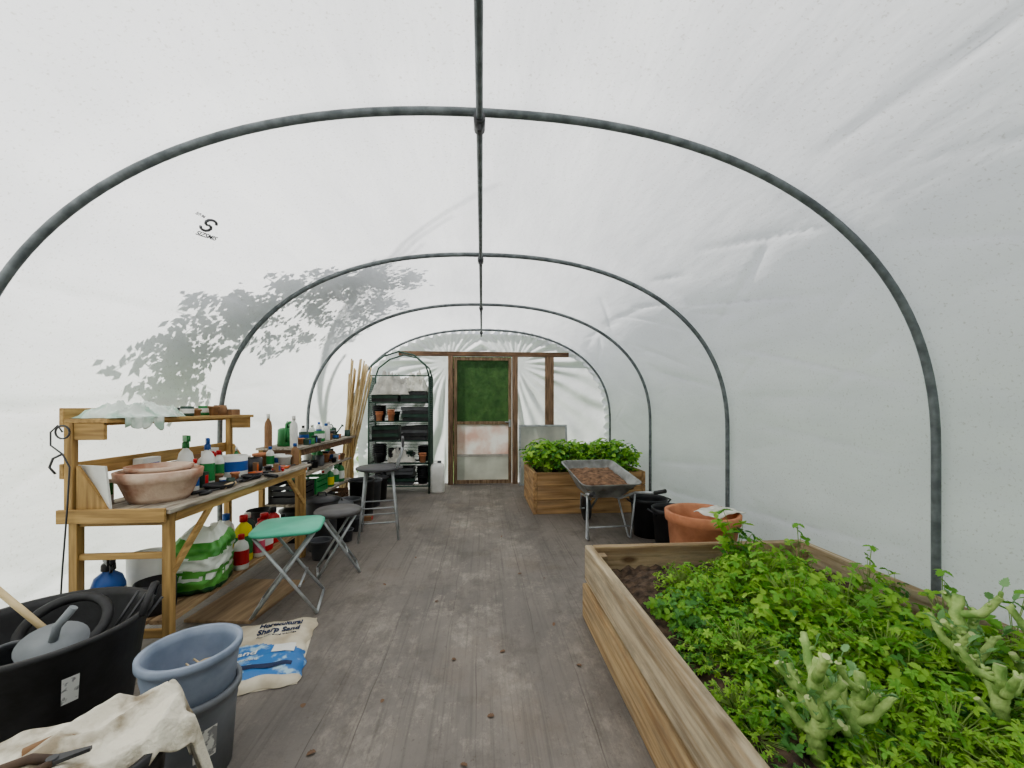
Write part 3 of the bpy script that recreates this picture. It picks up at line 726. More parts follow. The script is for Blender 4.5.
pot('flower_pot','small white flower pot on the bench',(-1.62,3.42,Z1),.055,.04,.09,WHITE,.02); occ((-1.62,3.42,Z1),.055)
def tool(name,label,loc,rz,hm,bm,Ln=.2):
    occ(loc,Ln*.3); e=E(name,label,'tool',loc,rz)
    for s in (-1,1):
        g=G(); g.tube([(-Ln*.5,s*.03,.012),(-Ln*.25,s*.034,.012),(0,s*.006,.012)],[.009,.01,.008],8); g.obj('handle',hm,e)
    g=G(); g.add([(0,-.012,.008),(Ln*.35,-.004,.008),(Ln*.36,.004,.008),(0,.014,.008),(0,-.012,.016),(Ln*.35,-.004,.016),(Ln*.36,.004,.016),(0,.014,.016)],[(0,3,2,1),(4,5,6,7),(0,1,5,4),(1,2,6,5),(2,3,7,6),(3,0,4,7)]); g.tube([(0,0,.004),(0,0,.02)],.01,10); g.obj('blade',bm,e)
tool('secateurs','orange handled secateurs lying on the bench',(-1.58,3.05,Z1),.9,ORNG,DMETAL)
tool('secateurs','red handled secateurs lying on the bench',(-1.57,3.22,Z1),2.0,RED,DMETAL)
tool('secateurs','black handled secateurs lying on the bench',(-1.53,2.38,Z1),1.2,BLACK,DMETAL,.16)
tool('secateurs','orange handled garden shears lying on the bench',(-1.56,3.36,Z1),1.4,ORNG,DMETAL,.24)
def trowel(label,loc,rot,hm,bm):
    occ(loc,.08); e=E('hand_trowel',label,'trowel',loc,rot)
    g=G(); g.tube([(-.26,0,.014),(-.2,0,.014),(-.13,0,.014)],[.012,.014,.011],10); g.obj('handle',hm,e)
    g=G(); g.tube([(-.14,0,.014),(-.07,0,.02),(-.03,0,.012)],.006,8)
    g.grid(lambda u,v:(-.04+.17*u,(v-.5)*.075*math.sqrt(max(.02,1-max(0,(u-.45)/.55)**2)),.004+.016*abs(2*v-1)**2),10,6); g.obj('blade',bm,e,solid=.002)
trowel('hand trowel with wooden handle lying on the bench',(-1.55,2.74,Z1),1.7,CANE,DMETAL)
trowel('hand trowel with green handle lying on the bench',(-1.66,3.28,Z1),.4,GREENP,GREYM)
trowel('hand trowel with black handle lying on the bench',(-1.62,2.98,Z1),2.6,BLACK,DMETAL)
for y,m1,m2,w_,h in ((2.42,WHITE,BLUE,.13,.20),(2.15,WHITE,GREENP,.07,.12),(2.86,BROWN,WHITE,.09,.17),(2.96,WHITE,RED,.08,.2),(2.66,DGREEN,WHITE,.07,.15)):
    g=G(); g.box((0,0,h/2),(.05,w_,h)); g.box((.026,0,h*.6),(.002,w_*.8,h*.5),mi=1); o=g.obj('small_box',[m1,m2],loc=(-1.895,y,Z1),rot=R.uniform(-.1,.1),bevel=.002); tag(o,'printed packet box standing at the back of the bench','box','packets at the back of the bench'); occ((-1.895,y,Z1),.05)
g=G(); g.lathe([(0,0),(.04,0),(.04,.05),(.036,.07),(0,.07)],seg=20); o=g.obj('tin',BROWN,loc=(-1.83,2.95,1.20)); tag(o,'small brown tin standing on the upper shelf','tin'); occ((-1.83,2.95,1.2),.04)
g=G(); g.box((0,0,.02),(.06,.1,.04)); g.box((0,0,.042),(.05,.09,.004),mi=1); o=g.obj('small_box',[BROWN,WHITE],loc=(-1.83,3.08,1.20)); tag(o,'small brown box on the upper shelf','box'); occ((-1.83,3.08,1.2),.06)
def crumple(name,label,cat,loc,sx,sy,h,mat,seed,rz=0,res=50):
    g=G()
    def f(u,v):
        a=2*u-1; b=2*v-1
        x=a*sx/2*(1+.3*noise.noise(Vector((a*2,b*2,seed)))); y=b*sy/2*(1+.3*noise.noise(Vector((a*2,b*2,seed+9))))
        env=max(0,(1-a**4)*(1-b**4))
        fold=1-min(1,abs(noise.noise(Vector((a*3.2,b*3.2,seed+5))))*3)
        fold2=1-min(1,abs(noise.noise(Vector((a*5.2,b*5.2,seed+25))))*3)
        z=env*h*(.4+.7*abs(noise.noise(Vector((a*2.2,b*2.2,seed+3))))*1.5)+env*.45*h*fold+env*.25*h*fold2
        return (x,y,max(.002,z))
    g.grid(f,res,res)
    o=g.obj(name,mat,loc=loc,rot=rz); return tag(o,label,cat)
PGB=M('pale_green_bag',(222,230,222),(170,196,180),rough=.5,scale=9,lo=.4,hi=.55)
crumple('plastic_bag','low crumpled pale green-white plastic bag on the upper shelf','plastic bag',(-1.83,2.24,1.20),.2,.42,.06,PGB,1)
crumple('plastic_bag','pale green white bag bunched on the shelf','plastic bag',(-1.83,2.46,1.20),.15,.12,.05,PGB,4)
g=G()
g.grid(lambda u,v:(.10+.008*math.sin(v*22),(v-.5)*.24,.008-.055*u*(1+.8*noise.noise(Vector((v*5,u,2))))),6,24)
o=g.obj('plastic_sheet',PGB,loc=(-1.83,2.20,1.20),solid=.002); tag(o,'pale plastic flap hanging over the shelf edge','plastic sheet')
g=G(); g.tube([(0,0,0),(-.02,0,.03),(-.05,0,.0),(-.05,0,-.06),(0,0,-.10),(.03,0,-.16),(.02,0,-.35),(.0,0,-.62),(-.01,0,-.80)],.0035,6)
g.tube(arc((.0,0,-.0),.03,0,2*pi,14),.004,6); g.tube([(0,0,-.1),(-.04,0,-.12),(-.055,0,-.16),(-.03,0,-.19)],.005,6)
o=g.obj('metal_hook',DMETAL,loc=(-1.905,1.97,1.14)); tag(o,'long black wire hook and rod hanging on the bench end','hook')

ZL=.22
spray('dark blue pressure spray container with black head',(-1.84,2.12,ZL),.065,.31,BLUE,BLACK,WHITE,-.7)
mug('black bucket with clear rim under the bench',(-1.66,2.17,ZL),.085,.15,BLACK,None,'bucket')
mug('white round plastic tub under the bench',(-1.80,2.30,ZL),.085,.25,WHITE,None,'bucket')
def bagmesh(w,d,h,seed,cr=.14):
    g=G()
    prof=[(0,0),(.95,.0),(1.02,.05),(1.05,.2),(1.04,.35),(1.02,.5),(.98,.63),(.90,.75),(.78,.85),(.62,.93),(.5,.97),(.42,1.05),(.38,1.12),(.3,1.06),(.2,.98),(0,.95)]
    vs=[];seg=60
    for r,z in prof:
        for k in range(seg):
            a=2*pi*k/seg; ca,sa=math.cos(a),math.sin(a)
            ca=math.copysign(abs(ca)**.75,ca); sa=math.copysign(abs(sa)**.75,sa)
            fold=1-min(1,abs(noise.noise(Vector((ca*2.6,sa*2.6,z*4+seed))))*3)
            q=1+.2*noise.noise(Vector((ca*1.8,sa*1.8,z*3+seed)))+cr*fold*min(1,z*4)
            vs.append((r*ca*w/2*q,r*sa*d/2*q,z*h*(1+.16*noise.noise(Vector((ca*2.5,sa*2.5,seed))))))
    fs=[]
    for i in range(len(prof)-1):
        for k in range(seg):
            k2=(k+1)%seg; fs.append((i*seg+k,i*seg+k2,(i+1)*seg+k2,(i+1)*seg+k))
    g.add(vs,fs,0,True); return g
# wrinkled compost bag: green with a white band printed round it
g=G(); W_,D_,H_=.13,.15,.34; nu,nv=72,40
def cb(u,v):
    a=2*pi*u; ca,sa=math.cos(a),math.sin(a)
    ca=math.copysign(abs(ca)**.6,ca); sa=math.copysign(abs(sa)**.6,sa)
    slim=1.05-.15*v if v<.75 else (.94-(v-.75)*2.2)
    f=1-min(1,abs(noise.noise(Vector((ca*2.2,sa*2.2,v*5))))*3); f2=1-min(1,abs(noise.noise(Vector((ca*4+v*3,sa*4,v*7+4))))*3)
    q=slim*(1+.10*f+.05*f2+.10*noise.noise(Vector((ca,sa,v*2+2))))
    if v<.06: q*=.85+2.5*v
    lean=.04*v
    return (W_*ca*q+lean,D_*sa*q,H_*v*(1+.06*math.sin(a*2+1)))
def cbm(u,v):
    n_=noise.noise(Vector((u*14,v*9,3)))
    if .40<v+n_*.05<.62: return 1
    if .24<v<.36 and abs(math.sin(u*40))>.25 : return 1 if n_>-.1 else 0
    if v>.84: return 1
    return 2 if v<.10 else 0
g.grid(cb,nu,nv,mfn=cbm); g.grid(lambda u,v:tuple(Vector(cb(u,1.0)).lerp(Vector((.04,0,H_*.98)),v)),nu,3,mi=1)
o=g.obj('compost_bag',[M('compost_bag_green',(104,172,84),(66,134,56),rough=.35,scale=7,lo=.4,hi=.6,detail=6),M('compost_bag_white',(226,230,222),(196,206,192),rough=.4),M('compost_bag_dark',(44,88,54),(34,70,44),rough=.4)],loc=(-1.64,2.46,ZL),rot=.3)
tag(o,'slumped crumpled green and white printed compost bag on the lower shelf','compost bag'); occ((-1.64,2.46,ZL),.16)
bottle('yellow plant feed bottle with red cap',(-1.60,2.82,ZL),.055,.31,YEL,RED,GREENP,.7,1.2)
bottle('white bottle with pink label and white cap',(-1.74,2.75,ZL),.055,.28,WHITE,WHITE,PINK)
bottle('white bottle with red cap and red label',(-1.54,2.69,ZL),.042,.22,WHITE,RED,RED)
bottle('red plant food bottle with red cap',(-1.57,3.02,ZL),.06,.27,RED,RED,WHITE,.7,1.3)
bottle('red plant food bottle with black cap',(-1.60,3.2,ZL),.055,.27,RED,BLACK,YEL,.7,1.3)
bottle('dark green bottle with white label',(-1.72,3.08,ZL),.05,.26,DGREEN,WHITE,WHITE)
bottle('white jug bottle with blue cap',(-1.76,2.90,ZL),.05,.3,WHITE,BLUE,YEL)
bottle('white bottle with pink label and red cap',(-1.55,2.91,ZL),.038,.2,WHITE,RED,PINK)
mug('black tub of garden bits under the bench',(-1.76,3.33,ZL),.1,.22,BLACK,None,'bucket')
g=G(); g.bx(-.20,.20,-.28,.28,0,.018); o=g.obj('plywood_board',M('plywood',(166,142,112),(130,108,84),rough=.75,scale=3,stretch=(8,1,1)),loc=(-1.50,2.72,.0),rot=-.12,bevel=.003); tag(o,'brown plywood offcut lying on the matting','board')
def bin_(label,loc,r,h,mat,lid=None,rz=0):
    occ(loc,r); e=E('bin',label,'bin',loc,rz)
    g=G(); g.lathe(pot_prof(r,r*.8,h,.03),seg=32); g.obj('bin_body',mat,e)
    if lid:
        g=G(); g.lathe([(0,h+.03),(r*.6,h+.028),(r+.01,h+.002),(r+.012,h-.012),(r+.004,h-.012)],seg=32); g.tube([(-.04,0,h+.025),(-.03,0,h+.055),(.03,0,h+.055),(.04,0,h+.025)],.008); g.obj('lid',lid,e)
bin_('black round plastic bin with lid',(-1.76,3.95,.0),.14,.29,BLACK,BLACK)
bin_('dark grey plastic bin',(-1.80,4.30,.0),.14,.3,DGREY)
bin_('black plastic bin under the table',(-1.78,4.62,.0),.13,.3,BLACK)
bin_('dark grey tall bin between the benches',(-1.42,3.68,0),.14,.44,DGREY,BLACK)
bin_('black bucket standing by the table',(-1.40,4.02,0),.13,.32,BLACK,DGREY)
bin_('grey bucket standing in front of the table',(-1.42,4.42,0),.12,.28,DGREY)
bin_('tall black bin behind the bar stool',(-1.40,4.80,0),.15,.42,BLACK)
bin_('stacked grey tub by the canes',(-1.42,5.25,0),.14,.34,DGREY)
bin_('black bucket at the foot of the rack',(-1.42,5.62,0),.13,.3,BLACK,BLACK)
def crate(label,loc,sx,sy,h,mat,rz=0):
    g=G(); t=.008
    g.bx(-sx/2,sx/2,-sy/2,sy/2,0,t)
    for x0,x1,y0,y1 in ((-sx/2,-sx/2+t,-sy/2,sy/2),(sx/2-t,sx/2,-sy/2,sy/2),(-sx/2+t,sx/2-t,-sy/2,-sy/2+t),(-sx/2+t,sx/2-t,sy/2-t,sy/2)):
        g.bx(x0,x1,y0,y1,t,h*.35); g.bx(x0,x1,y0,y1,h*.45,h*.7); g.bx(x0,x1,y0,y1,h*.8,h)
    for sx_ in (-1,1):
        for sy_ in (-1,1): g.box((sx_*(sx/2-.01),sy_*(sy/2-.01),h/2),(.024,.024,h))
    o=g.obj('crate',mat,loc=loc,rot=rz); return tag(o,label,'crate')
crate('black slatted plastic crate on the table shelf',(-1.79,3.93,.38),.26,.34,.16,BLACK); occ((-1.79,3.93,.38),.17)
crate('green slatted plastic crate on the table shelf',(-1.79,4.30,.38),.26,.3,.16,GREENP); occ((-1.79,4.3,.38),.15)
crate('brown wooden crate under the table',(-1.79,4.97,0),.26,.3,.26,DKWOODX); occ((-1.79,4.97,0),.17)
spray('green spray bottle with white head',(-1.68,4.58,.38),.04,.235,GREENP,WHITE,YEL,-.5)
spray('white spray bottle with green head',(-1.68,4.74,.38),.04,.235,WHITE,GREENP,GREENP,-.5)
bottle('green weed killer bottle with black cap',(-1.68,4.90,.38),.045,.23,GREENP,BLACK,WHITE)
bottle('white bottle on the table shelf',(-1.82,4.82,.38),.05,.23,WHITE,RED,None)
ZT=.90
def wcan(label,loc,rz,mat,s=1.0):
    occ(loc,.12*s); e=E('watering_can',label,'watering can',loc,rz)
    g=G(); g.lathe([(0,0),(.08*s,0),(.085*s,.01),(.08*s,.15*s),(.06*s,.165*s),(.055*s,.165*s),(.07*s,.148*s),(.075*s,.012),(0,.012)],seg=28); g.obj('can_body',mat,e)
    g=G(); g.tube([(.07*s,0,.03*s),(.14*s,0,.1*s),(.22*s,0,.19*s)],[.016*s,.012*s,.009*s],10); g.obj('spout',mat,e)
    g=G(); g.lathe([(.008*s,0),(.026*s,.025*s),(.0,.03*s)],(.22*s,0,.185*s),16,rot=Matrix.Rotation(.8,3,'Y')); g.obj('rose',mat,e)
    g=G(); g.tube([(-.075*s,0,.04*s),(-.13*s,0,.1*s),(-.1*s,0,.2*s),(0,0,.22*s),(.05*s,0,.155*s)],.009*s,8); g.obj('handle',mat,e)
wcan('green plastic watering can on the table',(-1.80,3.86,ZT),1.9,GREENP,1.0)
bottle('tall white bottle with narrow neck',(-1.68,3.72,ZT),.032,.28,WHITE,WHITE,None)
bottle('tall pale brown bottle with narrow neck',(-1.88,3.68,ZT),.03,.30,BROWN,WHITE,None)
mug('green tin standing on the table',(-1.70,4.34,ZT),.05,.11,GREENP,WHITE)
tool('secateurs','black handled shears lying on the table',(-1.70,4.95,ZT),1.4,BLACK,GREYM,.24)
wcan('dark green watering can on the table',(-1.82,5.0,ZT),-.4,DGREEN,.7)
rs=random.Random(99)
def scatter(x0,x1,y0,y1,z,n,hmax,where,rr=(.025,.055)):
    made=0
    for t in range(n*40):
        if made>=n: break
        r=rs.uniform(*rr); x=rs.uniform(x0+r,x1-r); y=rs.uniform(y0+r,y1-r)
        if any(abs(z-o[2])<.05 and math.hypot(x-o[0],y-o[1])<r+o[3] for o in OCC): continue
        made+=1; k=rs.random()
        if k<.42:
            mat,cn=rs.choice(((BLACK,'black plastic'),(TERRA,'terracotta'),(BLACK,'black plastic'),(DGREY,'dark grey'),(BROWN,'brown')))
            h=min(hmax,r*1.8); pot('flower_pot','small %s flower pot %s'%(cn,where),(x,y,z),r,r*.7,h,mat,.015,.004,.005); occ((x,y,z),r)
        elif k<.62:
            mat,cn=rs.choice(((WHITE,'white'),(GREENP,'green'),(DGREEN,'dark green'),(DGREY,'dark grey')))
            mug('small %s tub or tin %s'%(cn,where),(x,y,z),r,min(hmax,r*rs.uniform(1.6,2.4)),mat,rs.choice((None,None,BROWN,BLUE,WHITE)))
        elif k<.85:
            (b,cn),(c,cc)=rs.choice(((WHITE,'white'),(GREENP,'green'),(WHITE,'white'),(BROWN,'brown'),(DGREY,'grey'))),rs.choice(((RED,'red'),(BLACK,'black'),(BLUE,'blue'),(WHITE,'white')))
            r=min(r,.04); bottle('small %s bottle with %s cap %s'%(cn,cc,where),(x,y,z),r,min(hmax,rs.uniform(.14,.22)),b,c,rs.choice((None,BLUE,GREENP)))
        else:
            occ((x,y,z),r); g=G(); h=min(hmax,rs.uniform(.03,.1)); g.box((0,0,h/2),(r*1.4,r*1.4,h)); g.box((r*.71,0,h/2),(.002,r,h*.6),mi=1)
            o=g.obj('small_box',[rs.choice((BROWN,WHITE,DGREEN)),rs.choice((ORNG,BLUE,RED))],loc=(x,y,z),rot=rs.uniform(-.1,.1),bevel=.002); tag(o,'small cardboard packet box %s'%where,'box')
scatter(-1.93,-1.50,2.42,3.55,Z1,38,.2,'on the potting bench',(.018,.05))
scatter(-1.92,-1.52,2.1,3.42,ZL,16,.26,'under the potting bench',(.03,.06))
scatter(-1.96,-1.61,3.67,5.18,ZT,34,.2,'on the slim table')
scatter(-1.94,-1.63,3.74,5.1,.635,24,.17,'on the table shelf',(.03,.065))
scatter(-1.94,-1.63,4.4,5.1,.38,7,.2,'on the low table shelf')
scatter(-1.92,-1.76,2.54,3.15,1.20,6,.09,'on the upper shelf',(.02,.035))
scatter(-1.46,-1.20,3.30,5.0,0,7,.26,'on the matting by the table',(.06,.10))

for i in range(26):
    b=Vector((-1.84+R.uniform(-.05,.05),5.40+R.uniform(-.06,.06),0)); t=Vector((-1.58+R.uniform(-.18,.12),5.36+R.uniform(-.14,.14),R.uniform(1.62,1.92)))
    d=t-b; g=G(); pts=[]; rs_=[]
    for k in range(13):
        f=k/12; pts.append(d*f); rs_.append(.0115 if k%2 else .0095)
    g.tube(pts,rs_,7); o=g.obj('bamboo_cane',CANE,loc=b); tag(o,'long pale bamboo cane leaning on the tunnel hoop','cane','bundle of bamboo canes')

# ------------------------------------------------------------ growing rack
RX,RY=-1.20,6.10
e=E('growing_rack','dark green tubular greenhouse shelving rack with arched top','shelving rack',(RX,RY,0))
W2,D2=.43,.19
for sx in (-1,1):
    for sy in (-1,1):
        g=G(); g.tube([(sx*W2,sy*D2,0),(sx*W2,sy*D2,1.72)],.012,8); g.obj('upright',DGREEN,e)
for sy in (-1,1):
    g=G(); g.tube([(-W2,sy*D2,1.72),(-W2*.9,sy*D2,1.86),(-W2*.5,sy*D2,2.0),(0,sy*D2,2.07),(W2*.5,sy*D2,2.02),(W2*.9,sy*D2,1.86),(W2,sy*D2,1.72)],.012,8); g.obj('arch_bar',DGREEN,e)
g=G(); g.tube([(0,-D2,2.07),(0,D2,2.07)],.008); g.tube([(-W2,-D2,1.72),(W2,-D2,1.72)],.009); g.obj('cross_bar',DGREEN,e)
g=G()
for k in range(48):
    x=-W2+2*W2*(k+.5)/48; g.tube([(x,D2+.012,.1),(x,D2+.012,1.5)],.0045,4,cap=False)
for k in range(60):
    z=.1+1.40*k/60; g.tube([(-W2,D2+.016,z),(W2,D2+.016,z)],.0045,4,cap=False)
for sx in (-1,1):
    for k in range(12): y=-D2+2*D2*(k+.5)/12; g.tube([(sx*(W2+.012),y,.1),(sx*(W2+.012),y,1.72)],.0035,4,cap=False)
    for k in range(50): z=.1+1.62*k/50; g.tube([(sx*(W2+.014),-D2,z),(sx*(W2+.014),D2,z)],.0035,4,cap=False)
g.obj('mesh_panel',DGREEN,e)
SH=[.12,.45,.78,1.06,1.34]
for z in SH:
    g=G(); g.tube([(-W2,-D2,z-.008),(W2,-D2,z-.008),(W2,D2,z-.008),(-W2,D2,z-.008)],.010,6,closed=True)
    for k in range(13): x=-W2+W2*2*(k+.5)/13; g.tube([(x,-D2,z-.004),(x,D2,z-.004)],.0035,5)
    g.obj('wire_shelf',DGREEN,e)
def stack(x,y,z,n,r,mat,label,tilt=0):
    for k in range(n):
        pot('plant_pot',label,(RX+x,RY+y,z+k*.03),r,r*.74,.11,mat,.02,group='stacked pots on the rack')
def tray(x,y,z,label,mat,sx=.38,sy=.28,h=.05,rz=0):
    g=G(); t=.004
    g.bx(-sx/2,sx/2,-sy/2,sy/2,0,t)
    for a in ((-sx/2,-sx/2+t,-sy/2,sy/2),(sx/2-t,sx/2,-sy/2,sy/2),(-sx/2,sx/2,-sy/2,-sy/2+t),(-sx/2,sx/2,sy/2-t,sy/2)): g.bx(*a,0,h)
    g.bx(-sx/2-.008,sx/2+.008,-sy/2-.008,-sy/2+t,h-.003,h); g.bx(-sx/2-.008,sx/2+.008,sy/2-t,sy/2+.008,h-.003,h)
    for i in range(1,5): g.bx(-sx/2+sx*i/5-.001,-sx/2+sx*i/5+.001,-sy/2,sy/2,t,h-.01)
    o=g.obj('seed_tray',mat,loc=(RX+x,RY+y,z),rot=rz if isinstance(rz,tuple) else (0,0,rz)); tag(o,label,'seed tray','seed trays on the rack')
for zi,z in enumerate(SH[:4]):
    gap=SH[zi+1]-z
    xs=[-.32,-.107,.107,.32]; k=0
    while k<4:
        if k<3 and R.random()<.4:
            n_=max(2,int((gap-.03)/.051)-R.choice((0,0,0,1)))
            for q in range(n_):
                tray((xs[k]+xs[k+1])/2+R.uniform(-.012,.012),R.uniform(-.03,.03),z+q*.051,'dark seed tray in an untidy stack on the rack',R.choice((BLACK,DGREEN,BLACK,DGREY)),rz=(R.uniform(-.02,.02),R.uniform(-.03,.03),R.uniform(-.07,.07)))
            k+=2
        else:
            r=R.uniform(.08,.106)
            stack(xs[k]+R.uniform(-.01,.01),R.uniform(-.03,.06),z,max(2,min(int((gap-.13)/.03),R.choice((2,4,5,6,7)))),r,R.choice((BLACK,BLACK,DGREEN,BLACK,DGREY)),'plastic pot in an untidy stack on the rack')
            if R.random()<.85: stack(xs[k]+R.uniform(-.03,.03),-.125,z,R.choice((1,2,3)),.055,R.choice((BLACK,TERRA,DGREEN)),'small pot at the front of the rack shelf')
            k+=1
for x in (-.21,.2):
    for k in range(2+(x>0)): tray(x,0,1.34+k*.051,'dark seed tray on the top rack shelf',(BLACK,DGREEN,BLACK)[k],rz=R.uniform(-.04,.04))
GB=M('grey_white_bag',(206,204,196),(160,158,152),rough=.5,scale=8)
crumple('plastic_bag','crumpled clear white bag on the top rack shelf','plastic bag',(RX-.12,RY-.02,1.445),.56,.3,.24,GB,12)
crumple('plastic_bag','bunched white fleece heaped on the rack','plastic bag',(RX+.2,RY+.0,1.50),.36,.26,.20,WCLOTH,15)
crumple('plastic_bag','grey plastic sheet bunched on the rack','plastic bag',(RX+.02,RY-.13,.46),.36,.14,.16,GB,31)
e=E('plastic_canister','upright white plastic canister with cap beside the rack','canister',(-.66,6.02,0),.1)
g=G(); g.lathe([(0,0),(.095,0),(.105,.015),(.105,.36),(.095,.40),(.06,.43),(0,.435)],seg=40,sy=.8,power=5); g.obj('canister_body',WHITE,e)
g=G(); g.lathe([(0,.42),(.028,.42),(.028,.465),(0,.468)],(.03,0,0),18); g.obj('cap',DGREY,e)
g=G(); g.tube([(-.06,0,.415),(-.055,0,.46),(-.005,0,.46),(0,0,.425)],.010,8); g.obj('handle',WHITE,e)

# ------------------------------------------------------------ stools
def stool(label,loc,rz,h,r,seatm,legm,square=False,back=False,thick=.035,spread=.02,fold=False,sx=1):
    e=E('stool',label,'stool',loc,rz)
    g=G(); pw=5 if square else None
    g.lathe([(0,h-thick),(r*.92,h-thick),(r,h-thick*.7),(r,h-thick*.3),(r*.93,h),(0,h)],seg=44,power=pw,sx=sx); g.obj('seat',seatm,e)
    k=.82 if square else .68
    a=r*k
    if fold:
        for sy in (-1,1):
            y=sy*a*.95
            g=G(); g.tube([(-a*sx,y,h-thick),(a*1.05+spread,y*1.08,.012)],.010,8); g.obj('leg',legm,e)
            g=G(); g.tube([(a*sx,y*.86,h-thick),(-a*1.05-spread,y*.94,.012)],.010,8); g.obj('leg',legm,e)
        for pa,pb,rd in (((a*1.05+spread,-a,.012),(a*1.05+spread,a,.012),.009),((-a*1.05-spread,-a*.9,.012),(-a*1.05-spread,a*.9,.012),.009),((a*.5,-a*.9,h*.34),(a*.5,a*.9,h*.34),.008),((0,-a,h*.49),(0,a,h*.49),.006)):
            g=G(); g.tube([pa,pb],rd); g.obj('crossbar',legm,e)
    else:
        for sx_ in (-1,1):
            for sy in (-1,1):
                g=G(); g.tube([(sx_*a*.8,sy*a*.8,h-thick),(sx_*(a+spread),sy*(a+spread),0)],.011,8); g.obj('leg',legm,e)
        for hh in ([.25,.45] if h>.6 else [.3]):
            q=a*.8+(a+spread-a*.8)*(1-hh); g=G(); g.tube([(q,q,hh*h),(-q,q,hh*h),(-q,-q,hh*h),(q,-q,hh*h)],.008,6,closed=True); g.obj('footrest',legm,e)
    if back:
        for s in (-1,1):
            g=G(); g.tube([(r*.7,s*r*.6,h-.02),(r*.95,s*r*.6,h+.12),(r*1.0,s*r*.6,h+.27)],.010,8); g.obj('back_post',legm,e)
        g=G(); g.box((r*1.0,0,h+.24),(.025,r*1.5,.09)); g.obj('backrest',seatm,e,bevel=.01)
stool('folding stool with turquoise square seat and grey metal legs',(-1.21,2.62,0),.25,.52,.195,TURQ,GREYM,square=True,fold=True,thick=.03,spread=.01)
stool('round dark padded stool with grey metal legs',(-1.10,3.16,0),.4,.48,.17,M('dark_vinyl',(100,98,98),(80,78,78),rough=.5),GREYM,fold=True,thick=.04,spread=.02)
stool('tall bar stool with dark seat, low back and silver legs',(-1.0,4.0,0),.2,.68,.22,M('charcoal_vinyl',(82,82,84),(66,66,68),rough=.5),GREYM,back=True,thick=.03,spread=.03)

# ------------------------------------------------------------ left foreground
TC=(-1.60,1.58)
e=E('rubber_trug','large black flexible rubber tub with handles and white sticker','tub',(TC[0],TC[1],0),.5)
g=G(); g.lathe([(0,0),(.22,0),(.235,.02),(.29,.44),(.305,.45),(.305,.465),(.287,.465),(.277,.44),(.22,.03),(0,.03)],seg=56); g.obj('tub_body',BLACKR,e)
for s in (-1,1):
    g=G(); g.tube([(s*.29,-.10,.455),(s*.305,-.08,.51),(s*.31,0,.535),(s*.305,.08,.51),(s*.29,.10,.455)],.012,8); g.obj('handle',BLACKR,e)
g=G()
def stk(u,v):
    a=-1.05+.15*(u-.5); z=.27+.09*v; r=.235+.055*(z-.02)/.42+.004; return (r*math.cos(a),r*math.sin(a),z)
g.grid(stk,6,3); g.obj('sticker',M('white_sticker',(220,220,216),(150,150,150),scale=40,lo=.42,hi=.48),e)
pot('jug','grey plastic jug lying in the black tub',(-1.64,1.60,.20),.10,.075,.24,DGREY,.03,rot=(.7,.3,0),cat='jug')
g=G(); g.lathe([(0,0),(.06,.0),(.085,.03),(.09,.05),(.0,.06)],seg=28); g.tube([(0,0,.05),(.0,.02,.10),(.03,.05,.16)],.013); o=g.obj('watering_rose',M('mid_grey_plastic',(146,150,154),(120,124,128)),loc=(-1.50,1.52,.39),rot=(.4,.2,.3)); tag(o,'mid grey round watering rose on top of the tub','watering rose')
g=G(); g.tube(arc((0,0,0),.12,0,2*pi,26,'xy')[:-1],.018,8,closed=True); o=g.obj('hose_coil',BLACKR,loc=(-1.58,1.64,.42),rot=(.6,.25,0)); tag(o,'short coil of black hose in the tub','hose')
g=G(); g.tube([(0,0,0),(.10,-.04,.30)],.011,10); g.lathe([(0,-.016),(.013,0),(0,.018)],(.10,-.04,.302),10); o=g.obj('wooden_stake',CANE,loc=(-1.56,1.62,.36),rot=(0,-1.0,0)); tag(o,'pale round wooden stake sticking out of the tub','stake')
g=G()
for k in range(4): g.tube([(k*.02,0,0),(k*.02+.01*k,.03,.2)],.006,6)
g.box((.03,0,0),(.1,.02,.02)); o=g.obj('hand_fork',DMETAL,loc=(-1.48,1.68,.32),rot=(-.3,.4,.2)); tag(o,'dark metal hand fork standing in the tub','hand fork')

def bucket(label,loc,rt,rb,h,mat,rz=0,sticker=None):
    e=E('bucket',label,'bucket',loc,rz)
    g=G(); g.lathe([(0,0),(rb,0),(rb+(rt-rb)*.7,h*.72),(rt-.002,h*.80),(rt-.002,h*.84),(rt,h*.9),(rt+.010,h*.93),(rt+.010,h),(rt-.006,h),(rt-.01,h*.9),(rb-.004,.02),(0,.02)],seg=48); g.obj('bucket_body',mat,e)
    if sticker:
        g=G(); g.grid(lambda u,v:((rb+(rt-rb)*(.35+.45*v)+.004)*math.cos(-.95+.5*u),(rb+(rt-rb)*(.35+.45*v)+.004)*math.sin(-.95+.5*u),h*(.35+.35*v)),6,3); g.obj('sticker',sticker,e)
    return e
TB=(-1.0,1.46)
bucket('grey plastic bucket with white sticker holding a tub',(TB[0],TB[1],0),.136,.116,.29,MGREY,0,MC['white_sticker'])
bucket('blue-grey round plastic tub stacked in a bucket',(TB[0],TB[1],.11),.138,.114,.32,BLUEG)
for i in range(7):
    g=G(); a=R.uniform(0,3); g.tube([(0,0,0),(.04*math.cos(a),.04*math.sin(a),.01),(.09*math.cos(a),.09*math.sin(a),.006)],.0035,5); o=g.obj('dry_twig',CANE,loc=(TB[0]+R.uniform(-.03,.03),TB[1]+R.uniform(-.03,.03),.315+i*.004)); tag(o,'short dry straw twig in the tub','twig','dry twigs in the tub')
g=G(); g.lathe([(0,.012),(.06,.01),(.118,0),(.113,-.02),(0,-.02)],seg=24); o=g.obj('tub_soil',SOIL,loc=(TB[0],TB[1],.30)); tag(o,'dry soil and straw in the blue-grey tub','soil',kind='stuff')
CB=(-.93,1.02)
